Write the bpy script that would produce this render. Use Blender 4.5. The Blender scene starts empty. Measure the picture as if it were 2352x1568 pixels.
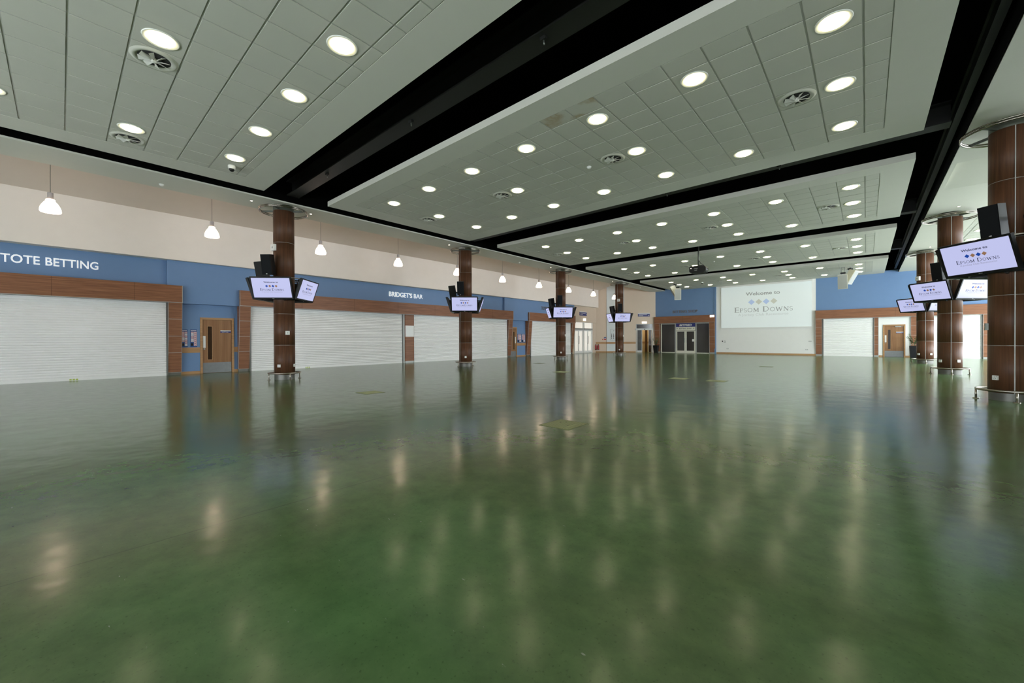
import bpy, math, random
from mathutils import Matrix, Vector
random.seed(7)
PI = math.pi
S = bpy.context.scene
C = S.collection

# ------------------------------------------------------------------ materials
def new_mat(name):
    m = bpy.data.materials.new(name); m.use_nodes = True
    nt = m.node_tree
    b = nt.nodes['Principled BSDF']
    return m, nt, b

def N(nt, t, **kw):
    n = nt.nodes.new(t)
    for k, v in kw.items(): setattr(n, k, v)
    return n

def flat(name, col, rough=0.5, metal=0.0, spec=0.5, noise=0.0, nscale=3.0, emit=None, estr=0.0):
    m, nt, b = new_mat(name)
    b.inputs['Base Color'].default_value = (*col, 1)
    b.inputs['Roughness'].default_value = rough
    b.inputs['Metallic'].default_value = metal
    b.inputs['Specular IOR Level'].default_value = spec
    if noise > 0:
        tc = N(nt, 'ShaderNodeTexCoord'); nz = N(nt, 'ShaderNodeTexNoise')
        nz.inputs['Scale'].default_value = nscale; nz.inputs['Detail'].default_value = 5
        nt.links.new(tc.outputs['Object'], nz.inputs['Vector'])
        mx = N(nt, 'ShaderNodeMix', data_type='RGBA')
        nt.links.new(nz.outputs['Fac'], mx.inputs[0])
        mx.inputs[6].default_value = (*[c * (1 - noise) for c in col], 1)
        mx.inputs[7].default_value = (*[min(1, c * (1 + noise)) for c in col], 1)
        nt.links.new(mx.outputs[2], b.inputs['Base Color'])
    if emit:
        b.inputs['Emission Color'].default_value = (*emit, 1)
        b.inputs['Emission Strength'].default_value = estr
    return m

def wood(name, dark, light, axis='h', rough=0.35, scale=1.0, coat=0.0):
    m, nt, b = new_mat(name)
    tc = N(nt, 'ShaderNodeTexCoord'); mp = N(nt, 'ShaderNodeMapping')
    s = {'h': (0.7, 0.7, 22), 'v': (16, 16, 0.55)}[axis]
    mp.inputs['Scale'].default_value = [c * scale for c in s]
    nt.links.new(tc.outputs['Object'], mp.inputs['Vector'])
    n1 = N(nt, 'ShaderNodeTexNoise'); n1.inputs['Scale'].default_value = 1.3
    n1.inputs['Detail'].default_value = 8; n1.inputs['Roughness'].default_value = 0.65
    n1.inputs['Distortion'].default_value = 0.6
    nt.links.new(mp.outputs[0], n1.inputs['Vector'])
    rp = N(nt, 'ShaderNodeValToRGB')
    rp.color_ramp.elements[0].position = 0.3; rp.color_ramp.elements[0].color = (*dark, 1)
    rp.color_ramp.elements[1].position = 0.72; rp.color_ramp.elements[1].color = (*light, 1)
    nt.links.new(n1.outputs['Fac'], rp.inputs['Fac'])
    nt.links.new(rp.outputs['Color'], b.inputs['Base Color'])
    b.inputs['Roughness'].default_value = rough
    b.inputs['Coat Weight'].default_value = coat
    b.inputs['Specular IOR Level'].default_value = 0.3
    return m

M = {}
M['white'] = flat('pendant_warmed_white', (0.82, 0.75, 0.685), 0.6, noise=0.03)  # warm tint puts the pendants' light into the upper wall's white
M['backwhite'] = flat('white_wall_paint', (0.84, 0.83, 0.80), 0.6, noise=0.02)
M['cream'] = flat('cream_paint', (0.62, 0.50, 0.39), 0.6, noise=0.03)
M['pendant_glow'] = flat('soffit_pendant_tint', (0.66, 0.57, 0.50), 0.6, noise=0.03)  # peach of the pendants' light put into the soffit colour
M['plaster'] = flat('ceiling_plaster', (0.64, 0.63, 0.55), 0.7, noise=0.02)
M['tile'] = flat('ceiling_tile', (0.57, 0.565, 0.49), 0.75, noise=0.05, nscale=1.3)
M['tbar'] = flat('ceiling_tbar', (0.43, 0.43, 0.38), 0.5)
M['reflector'] = flat('lamp_reflector', (0.85, 0.85, 0.78), 0.35)
M['throat_shade'] = flat('vent_cavity_shade', (0.035, 0.035, 0.035), 0.8)
M['ventwhite'] = flat('vent_enamel', (0.62, 0.62, 0.56), 0.4)
M['blue'] = flat('blue_paint', (0.142, 0.245, 0.435), 0.55, noise=0.04)
M['walnut_h'] = wood('walnut_panel', (0.165, 0.068, 0.035), (0.36, 0.160, 0.082), 'h', rough=0.45)
M['walnut_v'] = wood('walnut_veneer', (0.056, 0.024, 0.012), (0.145, 0.062, 0.031), 'v', rough=0.5)
M['oak'] = wood('oak_trim', (0.36, 0.20, 0.09), (0.50, 0.29, 0.14), 'h', rough=0.4)
M['door'] = wood('door_veneer', (0.22, 0.105, 0.045), (0.36, 0.185, 0.085), 'v', rough=0.35, scale=0.6)
M['black'] = flat('black_void', (0.002, 0.002, 0.002), 0.9, spec=0.05)
M['beam'] = flat('black_beam', (0.013, 0.013, 0.012), 0.5, spec=0.35)
M['plastic'] = flat('black_plastic', (0.006, 0.006, 0.007), 0.45, spec=0.3)
M['grille'] = flat('black_grille', (0.007, 0.008, 0.010), 0.8, spec=0.2)
M['steel'] = flat('brushed_steel', (0.42, 0.38, 0.33), 0.33, 1.0, noise=0.1, nscale=30)
M['capsteel'] = flat('grey_steel', (0.16, 0.17, 0.15), 0.45, 0.6)
M['alu'] = flat('aluminium_trim', (0.42, 0.42, 0.40), 0.5, 0.4)
M['rail'] = flat('grey_guide_rail', (0.16, 0.16, 0.15), 0.6)
M['ring'] = flat('polished_ring', (0.34, 0.31, 0.27), 0.18, 1.0)
M['holder'] = flat('lamp_holder_grey', (0.42, 0.39, 0.39), 0.5, 0.2)
M['collar'] = flat('dull_steel_collar', (0.15, 0.145, 0.13), 0.45, 0.5)
M['shutter'] = flat('shutter_lath', (0.88, 0.87, 0.85), 0.42, noise=0.02)
M['letter'] = flat('white_letter', (0.85, 0.87, 0.88), 0.3, emit=(0.9, 0.95, 1), estr=0.35)  # slight emission added to make the letters brighter
M['letterg'] = flat('grey_letter', (0.22, 0.20, 0.20), 0.35, 0.8)
M['kick'] = flat('kick_plate', (0.22, 0.225, 0.23), 0.4, 0.6, noise=0.12, nscale=9)
M['whiteplastic'] = flat('white_plastic', (0.80, 0.79, 0.76), 0.35)
M['creamplastic'] = flat('cream_box', (0.72, 0.70, 0.60), 0.45)
M['greygrille'] = flat('grey_grille', (0.42, 0.43, 0.41), 0.6)
M['signblue'] = flat('navy_sign', (0.012, 0.018, 0.16), 0.4)
M['posterblue'] = flat('poster_blue', (0.01, 0.06, 0.22), 0.4)
M['posterpink'] = flat('poster_pink', (0.66, 0.42, 0.42), 0.5)
M['posterwhite'] = flat('poster_white', (0.75, 0.70, 0.70), 0.5)
M['red'] = flat('red_paint', (0.45, 0.03, 0.035), 0.3)
M['smoked'] = flat('smoked_glass', (0.045, 0.040, 0.036), 0.12, spec=0.6, noise=0.3, nscale=0.8)
M['darkglass'] = flat('dark_glass', (0.05, 0.028, 0.016), 0.15, spec=0.2)
M['frost'] = flat('backlit_frosted_glass', (0.80, 0.74, 0.66), 0.25, emit=(1, .93, .84), estr=.38)  # emission stands in for light from the space behind the panes
M['lobby'] = flat('lobby_lamp', (.9, .9, .9), 0.4, emit=(1, .9, .7), estr=14)
M['leaf'] = flat('leaf_green', (0.035, 0.10, 0.03), 0.35, noise=0.5, nscale=6)
M['stalk'] = flat('cane', (0.35, 0.25, 0.14), 0.6)
M['planter'] = flat('black_planter', (0.008, 0.008, 0.01), 0.55, spec=0.25)
M['soil'] = flat('soil', (0.02, 0.014, 0.01), 0.9)
M['hatch'] = flat('hatch_plate', (0.13, 0.15, 0.05), 0.45, 0.2, noise=0.2, nscale=8)
M['hatchbar'] = flat('hatch_tread', (0.36, 0.37, 0.17), 0.4, 0.2)
M['screen'] = flat('lit_screen', (0.02, 0.02, 0.02), 0.25, emit=(0.50, 0.52, 0.80), estr=1.0)
M['navy'] = flat('screen_navy', (0.01, 0.012, 0.06), 0.6)
M['dblue'] = flat('screen_blue', (0.01, 0.03, 0.18), 0.6, emit=(0.0, 0.05, 0.35), estr=0.7)
M['dbronze'] = flat('screen_bronze', (0.22, 0.12, 0.06), 0.6, emit=(0.35, 0.18, 0.10), estr=0.5)
M['sgrey'] = flat('screen_grey', (0.2, 0.2, 0.28), 0.6, emit=(0.3, 0.3, 0.42), estr=0.6)
M['projscreen'] = flat('projection_screen', (0.72, 0.75, 0.75), 0.6, emit=(0.80, 0.93, 0.93), estr=0.20)  # projected light put in as the screen's own emission
M['ptext'] = flat('projected_grey', (0.30, 0.31, 0.31), 0.6, emit=(0.5, 0.54, 0.54), estr=0.14)
M['pblue'] = flat('projected_blue', (0.40, 0.50, 0.70), 0.6, emit=(0.50, 0.62, 0.88), estr=0.22)
M['pbronze'] = flat('projected_buff', (0.50, 0.50, 0.42), 0.6, emit=(0.7, 0.72, 0.66), estr=0.22)
M['psub'] = flat('projected_pale', (0.6, 0.62, 0.62), 0.6, emit=(0.72, 0.80, 0.80), estr=0.14)
M['shade'] = flat('lamp_shade_glass', (0.9, 0.85, 0.8), 0.3, emit=(1.0, 0.74, 0.52), estr=10.0)
M['disc'] = flat('downlight_lens', (0.9, 0.9, 0.8), 0.3, emit=(1.0, 0.90, 0.55), estr=14.0)
M['spot'] = flat('spot_lens', (0.9, 0.9, 0.9), 0.3, emit=(1.0, 0.78, 0.62), estr=14.0)
M['exit'] = flat('lit_exit_panel', (0.9, 0.9, 0.9), 0.4, emit=(1.0, 0.97, 0.85), estr=1.6)
M['exitgreen'] = flat('exit_green', (0.05, 0.10, 0.05), 0.5)
M['warmroom'] = flat('lobby_wall', (0.62, 0.44, 0.22), 0.6)
M['yellowgreen'] = flat('lock_tag', (0.45, 0.55, 0.10), 0.5)
M['bluepale'] = flat('pale_blue_paint', (0.62, 0.66, 0.66), 0.6)

def stain_material():
    m, nt, b = new_mat('stained_tile'); L = nt.links.new
    geo = N(nt, 'ShaderNodeNewGeometry'); n = N(nt, 'ShaderNodeTexNoise'); n.inputs['Scale'].default_value = 1.6; n.inputs['Detail'].default_value = 6
    L(geo.outputs['Position'], n.inputs['Vector']); r = N(nt, 'ShaderNodeValToRGB'); cr = r.color_ramp
    cr.elements[0].position = .40; cr.elements[0].color = (.57, .565, .49, 1); cr.elements[1].position = .62; cr.elements[1].color = (.50, .48, .39, 1)
    e = cr.elements.new(.50); e.color = (.42, .34, .22, 1); e = cr.elements.new(.535); e.color = (.50, .47, .37, 1)
    L(n.outputs['Fac'], r.inputs['Fac']); L(r.outputs['Color'], b.inputs['Base Color']); b.inputs['Roughness'].default_value = .8
    return m
M['stain'] = stain_material()
def floor_material():
    m, nt, b = new_mat('green_sealed_concrete')
    L = nt.links.new
    geo = N(nt, 'ShaderNodeNewGeometry')
    n1 = N(nt, 'ShaderNodeTexNoise'); n1.inputs['Scale'].default_value = 0.45; n1.inputs['Detail'].default_value = 7
    n2 = N(nt, 'ShaderNodeTexNoise'); n2.inputs['Scale'].default_value = 5.0; n2.inputs['Detail'].default_value = 9; n2.inputs['Roughness'].default_value = 0.7
    n3 = N(nt, 'ShaderNodeTexNoise'); n3.inputs['Scale'].default_value = 60.0; n3.inputs['Detail'].default_value = 3
    for n in (n1, n2, n3): L(geo.outputs['Position'], n.inputs['Vector'])
    r1 = N(nt, 'ShaderNodeValToRGB')
    r1.color_ramp.elements[0].position = 0.35; r1.color_ramp.elements[0].color = (0.108, 0.148, 0.062, 1)
    r1.color_ramp.elements[1].position = 0.68; r1.color_ramp.elements[1].color = (0.104, 0.208, 0.078, 1)
    L(n1.outputs['Fac'], r1.inputs['Fac'])
    r2 = N(nt, 'ShaderNodeValToRGB')
    r2.color_ramp.elements[0].position = 0.32; r2.color_ramp.elements[0].color = (0.82, 0.83, 0.83, 1)
    r2.color_ramp.elements[1].position = 0.66; r2.color_ramp.elements[1].color = (1.14, 1.12, 1.10, 1)
    L(n2.outputs['Fac'], r2.inputs['Fac'])
    mu = N(nt, 'ShaderNodeMix', data_type='RGBA', blend_type='MULTIPLY'); mu.inputs[0].default_value = 1
    L(r1.outputs['Color'], mu.inputs[6]); L(r2.outputs['Color'], mu.inputs[7])
    r3 = N(nt, 'ShaderNodeValToRGB')
    r3.color_ramp.elements[0].position = 0.28; r3.color_ramp.elements[0].color = (0.72, 0.72, 0.70, 1)
    r3.color_ramp.elements[1].position = 0.38; r3.color_ramp.elements[1].color = (1, 1, 1, 1)
    L(n3.outputs['Fac'], r3.inputs['Fac'])
    mu2 = N(nt, 'ShaderNodeMix', data_type='RGBA', blend_type='MULTIPLY'); mu2.inputs[0].default_value = 1
    L(mu.outputs[2], mu2.inputs[6]); L(r3.outputs['Color'], mu2.inputs[7])
    # sawn joints
    sp = N(nt, 'ShaderNodeSeparateXYZ'); L(geo.outputs['Position'], sp.inputs[0])
    def joint(sock, off, per):
        a = N(nt, 'ShaderNodeMath', operation='ADD'); a.inputs[1].default_value = off; L(sock, a.inputs[0])
        w = N(nt, 'ShaderNodeMath', operation='PINGPONG'); w.inputs[1].default_value = per / 2; L(a.outputs[0], w.inputs[0])
        c = N(nt, 'ShaderNodeMath', operation='LESS_THAN'); c.inputs[1].default_value = 0.005; L(w.outputs[0], c.inputs[0])
        return c.outputs[0]
    jy = joint(sp.outputs['Y'], 200 * 7.77 - 4.95, 7.77); jx = joint(sp.outputs['X'], 100 * 5.45 + 3.3, 5.45)
    mxj = N(nt, 'ShaderNodeMath', operation='MAXIMUM'); L(jy, mxj.inputs[0]); L(jx, mxj.inputs[1])
    mj = N(nt, 'ShaderNodeMix', data_type='RGBA'); mj.inputs[7].default_value = (0.02, 0.025, 0.015, 1)
    sc = N(nt, 'ShaderNodeMath', operation='MULTIPLY'); sc.inputs[1].default_value = 0.35; L(mxj.outputs[0], sc.inputs[0])
    L(sc.outputs[0], mj.inputs[0]); L(mu2.outputs[2], mj.inputs[6])
    n5 = N(nt, 'ShaderNodeTexNoise'); n5.inputs['Scale'].default_value = 38.0; n5.inputs['Detail'].default_value = 4
    mp5 = N(nt, 'ShaderNodeMapping'); mp5.inputs['Rotation'].default_value = (0, 0, .5); mp5.inputs['Scale'].default_value = (.35, 1.4, 1)
    L(geo.outputs['Position'], mp5.inputs['Vector']); L(mp5.outputs[0], n5.inputs['Vector'])
    r5 = N(nt, 'ShaderNodeMapRange'); r5.inputs['From Min'].default_value = .735; r5.inputs['From Max'].default_value = .76; L(n5.outputs['Fac'], r5.inputs['Value'])
    m5 = N(nt, 'ShaderNodeMix', data_type='RGBA'); m5.inputs[7].default_value = (.30, .34, .26, 1); L(r5.outputs[0], m5.inputs[0]); L(mj.outputs[2], m5.inputs[6])
    L(m5.outputs[2], b.inputs['Base Color'])
    rr = N(nt, 'ShaderNodeMapRange'); rr.inputs['To Min'].default_value = 0.11; rr.inputs['To Max'].default_value = 0.23
    L(n2.outputs['Fac'], rr.inputs['Value']); L(rr.outputs[0], b.inputs['Roughness'])
    b.inputs['IOR'].default_value = 1.42
    n4 = N(nt, 'ShaderNodeTexNoise'); n4.inputs['Scale'].default_value = 2.2; n4.inputs['Detail'].default_value = 2
    L(geo.outputs['Position'], n4.inputs['Vector'])
    bp = N(nt, 'ShaderNodeBump'); bp.inputs['Strength'].default_value = 0.09; bp.inputs['Distance'].default_value = 0.05
    L(n4.outputs['Fac'], bp.inputs['Height']); L(bp.outputs[0], b.inputs['Normal'])
    return m
M['floor'] = floor_material()

# ------------------------------------------------------------------ mesh builder
class MB:
    def __init__(s): s.v = []; s.f = []; s.m = []; s.sm = []; s.mats = []
    def mi(s, mat):
        if mat not in s.mats: s.mats.append(mat)
        return s.mats.index(mat)
    def poly(s, pts, mat, smooth=False):
        i = len(s.v); s.v += [tuple(p) for p in pts]; s.f.append(tuple(range(i, i + len(pts)))); s.m.append(s.mi(mat)); s.sm.append(smooth)
    def add(s, verts, faces, mat, smooth=False, T=None):
        i = len(s.v)
        if T is not None: verts = [T @ Vector(v) for v in verts]
        s.v += [tuple(p) for p in verts]
        k = s.mi(mat)
        for f in faces:
            s.f.append(tuple(i + j for j in f)); s.m.append(k); s.sm.append(smooth)
    def box(s, a, b, mat, T=None):
        x0, y0, z0 = [min(a[i], b[i]) for i in range(3)]; x1, y1, z1 = [max(a[i], b[i]) for i in range(3)]
        s.add([(x0,y0,z0),(x1,y0,z0),(x1,y1,z0),(x0,y1,z0),(x0,y0,z1),(x1,y0,z1),(x1,y1,z1),(x0,y1,z1)],
              [(0,3,2,1),(4,5,6,7),(0,1,5,4),(1,2,6,5),(2,3,7,6),(3,0,4,7)], mat, T=T)
    def prism(s, prof, c0, c1, axis, mat):
        """profile points (u,w) extruded along axis: 'y': (x,z); 'x': (y,z); 'z': (x,y)"""
        def P(u, w, c): return {'y': (u, c, w), 'x': (c, u, w), 'z': (u, w, c)}[axis]
        n = len(prof)
        vs = [P(u, w, c0) for u, w in prof] + [P(u, w, c1) for u, w in prof]
        fs = [tuple(range(n))[::-1], tuple(range(n, 2*n))] + [(i, (i+1) % n, n + (i+1) % n, n + i) for i in range(n)]
        s.add(vs, fs, mat)
    def lathe(s, prof, mat, n=32, T=None, smooth=True, a0=0, a1=2*PI):
        full = abs(a1 - a0 - 2*PI) < 1e-6
        k = n if full else n + 1
        vs = []
        for r, z in prof:
            for i in range(k):
                a = a0 + (a1 - a0) * i / n; vs.append((r*math.cos(a), r*math.sin(a), z))
        fs = []
        for j in range(len(prof) - 1):
            for i in range(n):
                i2 = (i + 1) % k
                fs.append((j*k+i, j*k+i2, (j+1)*k+i2, (j+1)*k+i))
        s.add(vs, fs, mat, smooth, T)
    def tube(s, pts, r, mat, n=8, closed=False, T=None):
        pts = [Vector(p) for p in pts]; k = len(pts); vs = []
        for i, p in enumerate(pts):
            if closed: d = pts[(i+1) % k] - pts[i-1]
            else: d = pts[min(i+1, k-1)] - pts[max(i-1, 0)]
            d.normalize()
            u = d.cross(Vector((0,0,1)))
            if u.length < 0.1: u = d.cross(Vector((1,0,0)))
            u.normalize(); w = u.cross(d)
            for j in range(n):
                a = 2*PI*j/n; vs.append(p + (u*math.cos(a) + w*math.sin(a))*r)
        fs = []
        for i in range(k if closed else k-1):
            i2 = (i+1) % k
            for j in range(n): fs.append((i*n+j, i*n+(j+1)%n, i2*n+(j+1)%n, i2*n+j))
        if not closed: fs += [tuple(range(n)), tuple(range((k-1)*n, k*n))[::-1]]
        s.add(vs, fs, mat, True, T)
    def build(s, name, parent=None, origin=(0,0,0)):
        me = bpy.data.meshes.new(name)
        ox, oy, oz = origin
        me.from_pydata([(x-ox, y-oy, z-oz) for x, y, z in s.v], [], s.f)
        for m in s.mats: me.materials.append(m)
        me.polygons.foreach_set('material_index', s.m); me.polygons.foreach_set('use_smooth', s.sm)
        me.update()
        import bmesh
        bm = bmesh.new(); bm.from_mesh(me); bmesh.ops.recalc_face_normals(bm, faces=bm.faces); bm.to_mesh(me); bm.free()
        o = bpy.data.objects.new(name, me); C.objects.link(o)
        if parent is not None: o.parent = parent
        else: o.location = origin
        return o

def root(name, loc, label, cat, group=None, rz=0.0):
    o = bpy.data.objects.new(name, None); C.objects.link(o)
    o.location = loc; o.rotation_euler = (0, 0, rz); o.empty_display_size = 0.1
    o['label'] = label; o['category'] = cat
    if group: o['group'] = group
    return o
def tag(o, label, cat, group=None):
    o['label'] = label; o['category'] = cat
    if group: o['group'] = group
    return o
def struct(o, label=None, cat=None):
    o['kind'] = 'structure'
    if label: o['label'] = label
    if cat: o['category'] = cat
    return o
KIDS = {}
def dup(r, loc, label, group=None, rz=None):
    c = r.copy(); C.objects.link(c); c.location = loc
    if rz is not None: c.rotation_euler = (0, 0, rz)
    c['label'] = label
    if group: c['group'] = group
    for ch in [o for o in bpy.data.objects if o.parent is r]:
        d = ch.copy(); C.objects.link(d); d.parent = c
        for g in [o for o in bpy.data.objects if o.parent is ch]:
            e = g.copy(); C.objects.link(e); e.parent = d
    return c

# ---- lettering -------------------------------------------------------------
def text_geo(txt, size=1.0, bold=0.0, depth=0.0):
    cu = bpy.data.curves.new('t', 'FONT'); cu.body = txt; cu.size = size; cu.offset = bold; cu.extrude = depth; cu.resolution_u = 3
    o = bpy.data.objects.new('t', cu); C.objects.link(o)
    dg = bpy.context.evaluated_depsgraph_get(); me = bpy.data.meshes.new_from_object(o.evaluated_get(dg))
    vs = [tuple(v.co) for v in me.vertices]; fs = [tuple(p.vertices) for p in me.polygons]
    bpy.data.objects.remove(o); bpy.data.curves.remove(cu); bpy.data.meshes.remove(me)
    xs = [v[0] for v in vs]; ys = [v[1] for v in vs]
    x0, x1, y0, y1 = min(xs), max(xs), min(ys), max(ys)
    return [((x-x0)/(x1-x0), y, z) for x, y, z in vs], fs
def put_text(mb, txt, cx, by, width, cap, mat, T, bold=0.0, depth=0.0, shear=0.0):
    """text centred at cx, baseline by, given width and cap height, in the local xy plane of T"""
    vs, fs = text_geo(txt, 1.0, bold, 0.0)
    k = cap / 0.69
    vs = [(cx - width/2 + x*width + shear*y*k, by + y*k, 0.0) for x, y, z in vs]
    if depth > 0:
        n = len(vs)
        edges = {}
        for f in fs:
            for i in range(len(f)):
                a, b = f[i], f[(i+1) % len(f)]
                edges[(a, b)] = edges.get((a, b), 0) + 1
        side = [(a, b, b+n, a+n) for (a, b) in edges if (b, a) not in edges]
        mb.add(vs + [(x, y, depth) for x, y, z in vs], [tuple(i+n for i in f) for f in fs] + side, mat, T=T)
    else: mb.add(vs, fs, mat, T=T)

def stroke(pts, t):
    out = []
    for (x0, y0), (x1, y1) in zip(pts, pts[1:]):
        dx, dy = x1-x0, y1-y0; l = math.hypot(dx, dy) or 1; nx, ny = -dy/l*t/2, dx/l*t/2
        out.append([(x0+nx, y0+ny), (x1+nx, y1+ny), (x1-nx, y1-ny), (x0-nx, y0-ny)])
    return out
def arc(cx, cy, rx, ry, a0, a1, n=12): return [(cx+rx*math.cos(math.radians(a0+(a1-a0)*i/n)), cy+ry*math.sin(math.radians(a0+(a1-a0)*i/n))) for i in range(n+1)]
TK, TN = 0.155, 0.075
def serif_letter(ch):
    q = []; ser = lambda x, y: q.extend(stroke([(x-0.13, y), (x+0.13, y)], TN))
    if ch == 'E':
        w = .68; q += stroke([(.15,0),(.15,1)], TK)
        for y, x in ((.03,.66),(.5,.55),(.97,.62)): q += stroke([(.02 if y != .5 else .15,y),(x,y)], TN); q += stroke([(x,y-.1 if y > .2 else y),(x,y+.1 if y < .8 else y)], TN)
    elif ch == 'P': w = .66; q += stroke([(.15,0),(.15,1)], TK) + stroke([(.02,.97)] + arc(.33,.73,.27,.24,90,-90) + [(.15,.49)], .075); ser(.15,.03)
    elif ch == 'S': w = .56; q += stroke(arc(.28,.74,.2,.23,20,235,10) + arc(.28,.26,.22,.23,55,-160,10), .085)
    elif ch == 'O': w = .92; q += stroke(arc(.46,.5,.38,.47,0,360,24), .09)
    elif ch == 'M':
        w = 1.05; q += stroke([(.15,0),(.15,1)], TN) + stroke([(.15,1),(.52,.08)], TK) + stroke([(.52,.08),(.88,1)], TN) + stroke([(.88,0),(.88,1)], TK)
        for x in (.15,.88): ser(x,.03)
    elif ch == 'D': w = .86; q += stroke([(.15,0),(.15,1)], TK) + stroke([(.02,.97),(.35,.97)] + arc(.35,.5,.42,.47,90,-90,14) + [(.02,.03)], .08)
    elif ch == 'W': w = 1.15; q += stroke([(.08,1),(.33,0)], TK) + stroke([(.33,0),(.57,.9)], TN) + stroke([(.57,.9),(.82,0)], TK) + stroke([(.82,0),(1.06,1)], TN); ser(.08,.97); ser(1.06,.97)
    elif ch == 'N': w = .9; q += stroke([(.15,0),(.15,1)], TN) + stroke([(.15,1),(.76,0)], TK) + stroke([(.76,0),(.76,1)], TN); ser(.15,.03); ser(.76,.97)
    return w, q
def put_epsom(mb, cx, by, width, cap, mat, T):
    x = 0; polys = []
    for word in ('EPSOM', 'DOWNS'):
        for i, ch in enumerate(word):
            s = 1.0 if i == 0 else 0.78
            w, q = serif_letter(ch)
            for p in q: polys.append([(x + a*s, b*s) for a, b in p])
            x += (w + .10) * s
        x += .42
    x -= .5
    for p in polys: mb.add([(cx - width/2 + a*width/x, by + b*cap, 0) for a, b in p], [(0,1,2,3)], mat, T=T)

def welcome(parent, W, H, T, mats, fr, org=(0,0,0)):
    """the welcome picture shown on the screens, in screen-local xy (origin centre)"""
    tx, b1, b2, sub = mats
    m = MB(); put_text(m, 'Welcome to', 0, H*0.262, W*0.38, H*0.075, tx, T, bold=0.02); m.build('welcome_words', parent, org)
    for i in range(4):
        c = (i-1.5)*W*0.083; r = W*0.038; y = H*0.10
        m = MB(); m.add([(c-r,y,0),(c,y-r*.95,0),(c+r,y,0),(c,y+r*.95,0)], [(0,1,2,3)], (b1, b2)[i % 2], T=T); m.build('diamond', parent, org)
    m = MB(); put_epsom(m, 0, -H*0.135, W*fr, H*0.12, tx, T); m.build('venue_name', parent, org)
    m = MB(); put_text(m, 'A Jockey Club Racecourse', 0, -H*0.225, W*fr*0.86, H*0.055, sub, T); m.build('tagline', parent, org)

# ------------------------------------------------------------------ camera
cam = bpy.data.cameras.new('camera'); co = bpy.data.objects.new('camera', cam); C.objects.link(co)
F, YAW, PIT, ROL = 918.337, 0.72515959, -0.00556232, -0.00370966
fwd = Vector((-math.sin(YAW)*math.cos(PIT), math.cos(YAW)*math.cos(PIT), math.sin(PIT)))
rgt = Vector((math.cos(YAW), math.sin(YAW), 0)); up = rgt.cross(fwd)
r2 = rgt*math.cos(ROL) + up*math.sin(ROL); u2 = -rgt*math.sin(ROL) + up*math.cos(ROL)
mt = Matrix((r2, u2, -fwd)).transposed().to_4x4(); mt.translation = Vector((0, 0, 1.25))
co.matrix_world = mt
cam.sensor_width = 36; cam.lens = F/2352*36; cam.clip_end = 200; cam.clip_start = 0.05
S.camera = co

ZC = 5.52      # underside of the ceiling rafts
YB = 36.0      # back wall
COLY = [4.77, 12.53, 20.30, 28.07]
CXL, CXR = -14.0, 2.15

# ------------------------------------------------------------------ setting
mb = MB(); mb.box((-19.6, -9.2, -0.12), (10.2, 40.0, 0), M['floor']); struct(mb.build('floor'), 'polished dark green sealed concrete floor', 'floor')

def raft(name, y0, y1, gy0, gy1, base, lab):
    mb = MB(); X0, X1 = -12.9, 0.88; gx0, gx1 = -12.22, 0.27; top = ZC + 0.15
    P = M['plaster']
    mb.box((X0, y0, ZC), (gx0, y1, top), P); mb.box((gx1, y0, ZC), (X1, y1, top), P)
    mb.box((gx0, y0, ZC), (gx1, gy0, top), P); mb.box((gx0, gy1, ZC), (gx1, y1, top), P)
    mb.box((gx0, gy0, ZC + 0.009), (gx1, gy1, top), M['tbar'])
    xs = [gx1]; x = -0.035
    while x > gx0 + 0.1: xs.append(x); x -= 0.5965
    xs.append(gx0); xs.sort()
    ys = [gy0]; y = base - 0.295 - 0.59*3
    while y < gy1 - 0.08:
        if y > gy0 + 0.08: ys.append(y)
        y += 0.59
    ys.append(gy1)
    g = 0.014
    for a, b in zip(xs, xs[1:]):
        for c, d in zip(ys, ys[1:]):
            mt_ = M['stain'] if (y0 == 5.69 and c < 6.3 and -4.85 < a < -3.7) else M['tile']
            mb.box((a+g, c+g, ZC + 0.001), (b-g, d-g, ZC + 0.016), mt_)
    return struct(mb.build(name), lab, 'ceiling')
RAFTS = [(-2.2, 3.88, -1.62, 3.24, -0.80), (5.69, 11.80, 6.25, 11.15, 6.95), (13.54, 19.63, 14.12, 19.0, 14.86),
         (21.40, 27.50, 22.0, 26.86, 22.84), (29.27, 36.0, 29.88, 34.75, 30.68)]
RN = ['the nearest raft', 'the second raft', 'the third raft', 'the fourth raft', 'the last raft by the back wall']
for i, r in enumerate(RAFTS): raft('ceiling', *r, 'tiled white suspended ceiling raft, ' + RN[i])

# black void above the rafts
mb = MB(); K = M['black']
mb.box((-14.7, -9.0, 7.3), (1.9, 37.0, 7.4), K)
mb.box((-13.545, -9.0, 5.56), (-13.60, 37.0, 7.3), K); mb.box((1.535, -9.0, ZC + .012), (1.557, 35.99, 7.3), K)
mb.box((-13.6, YB - 0.004, 5.675), (1.6, YB + 0.05, 7.3), K); mb.box((-13.6, -9.0, 5.6), (1.6, -8.95, 7.3), K)
struct(mb.build('ceiling'), 'black painted void above the ceiling rafts', 'ceiling')

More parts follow.
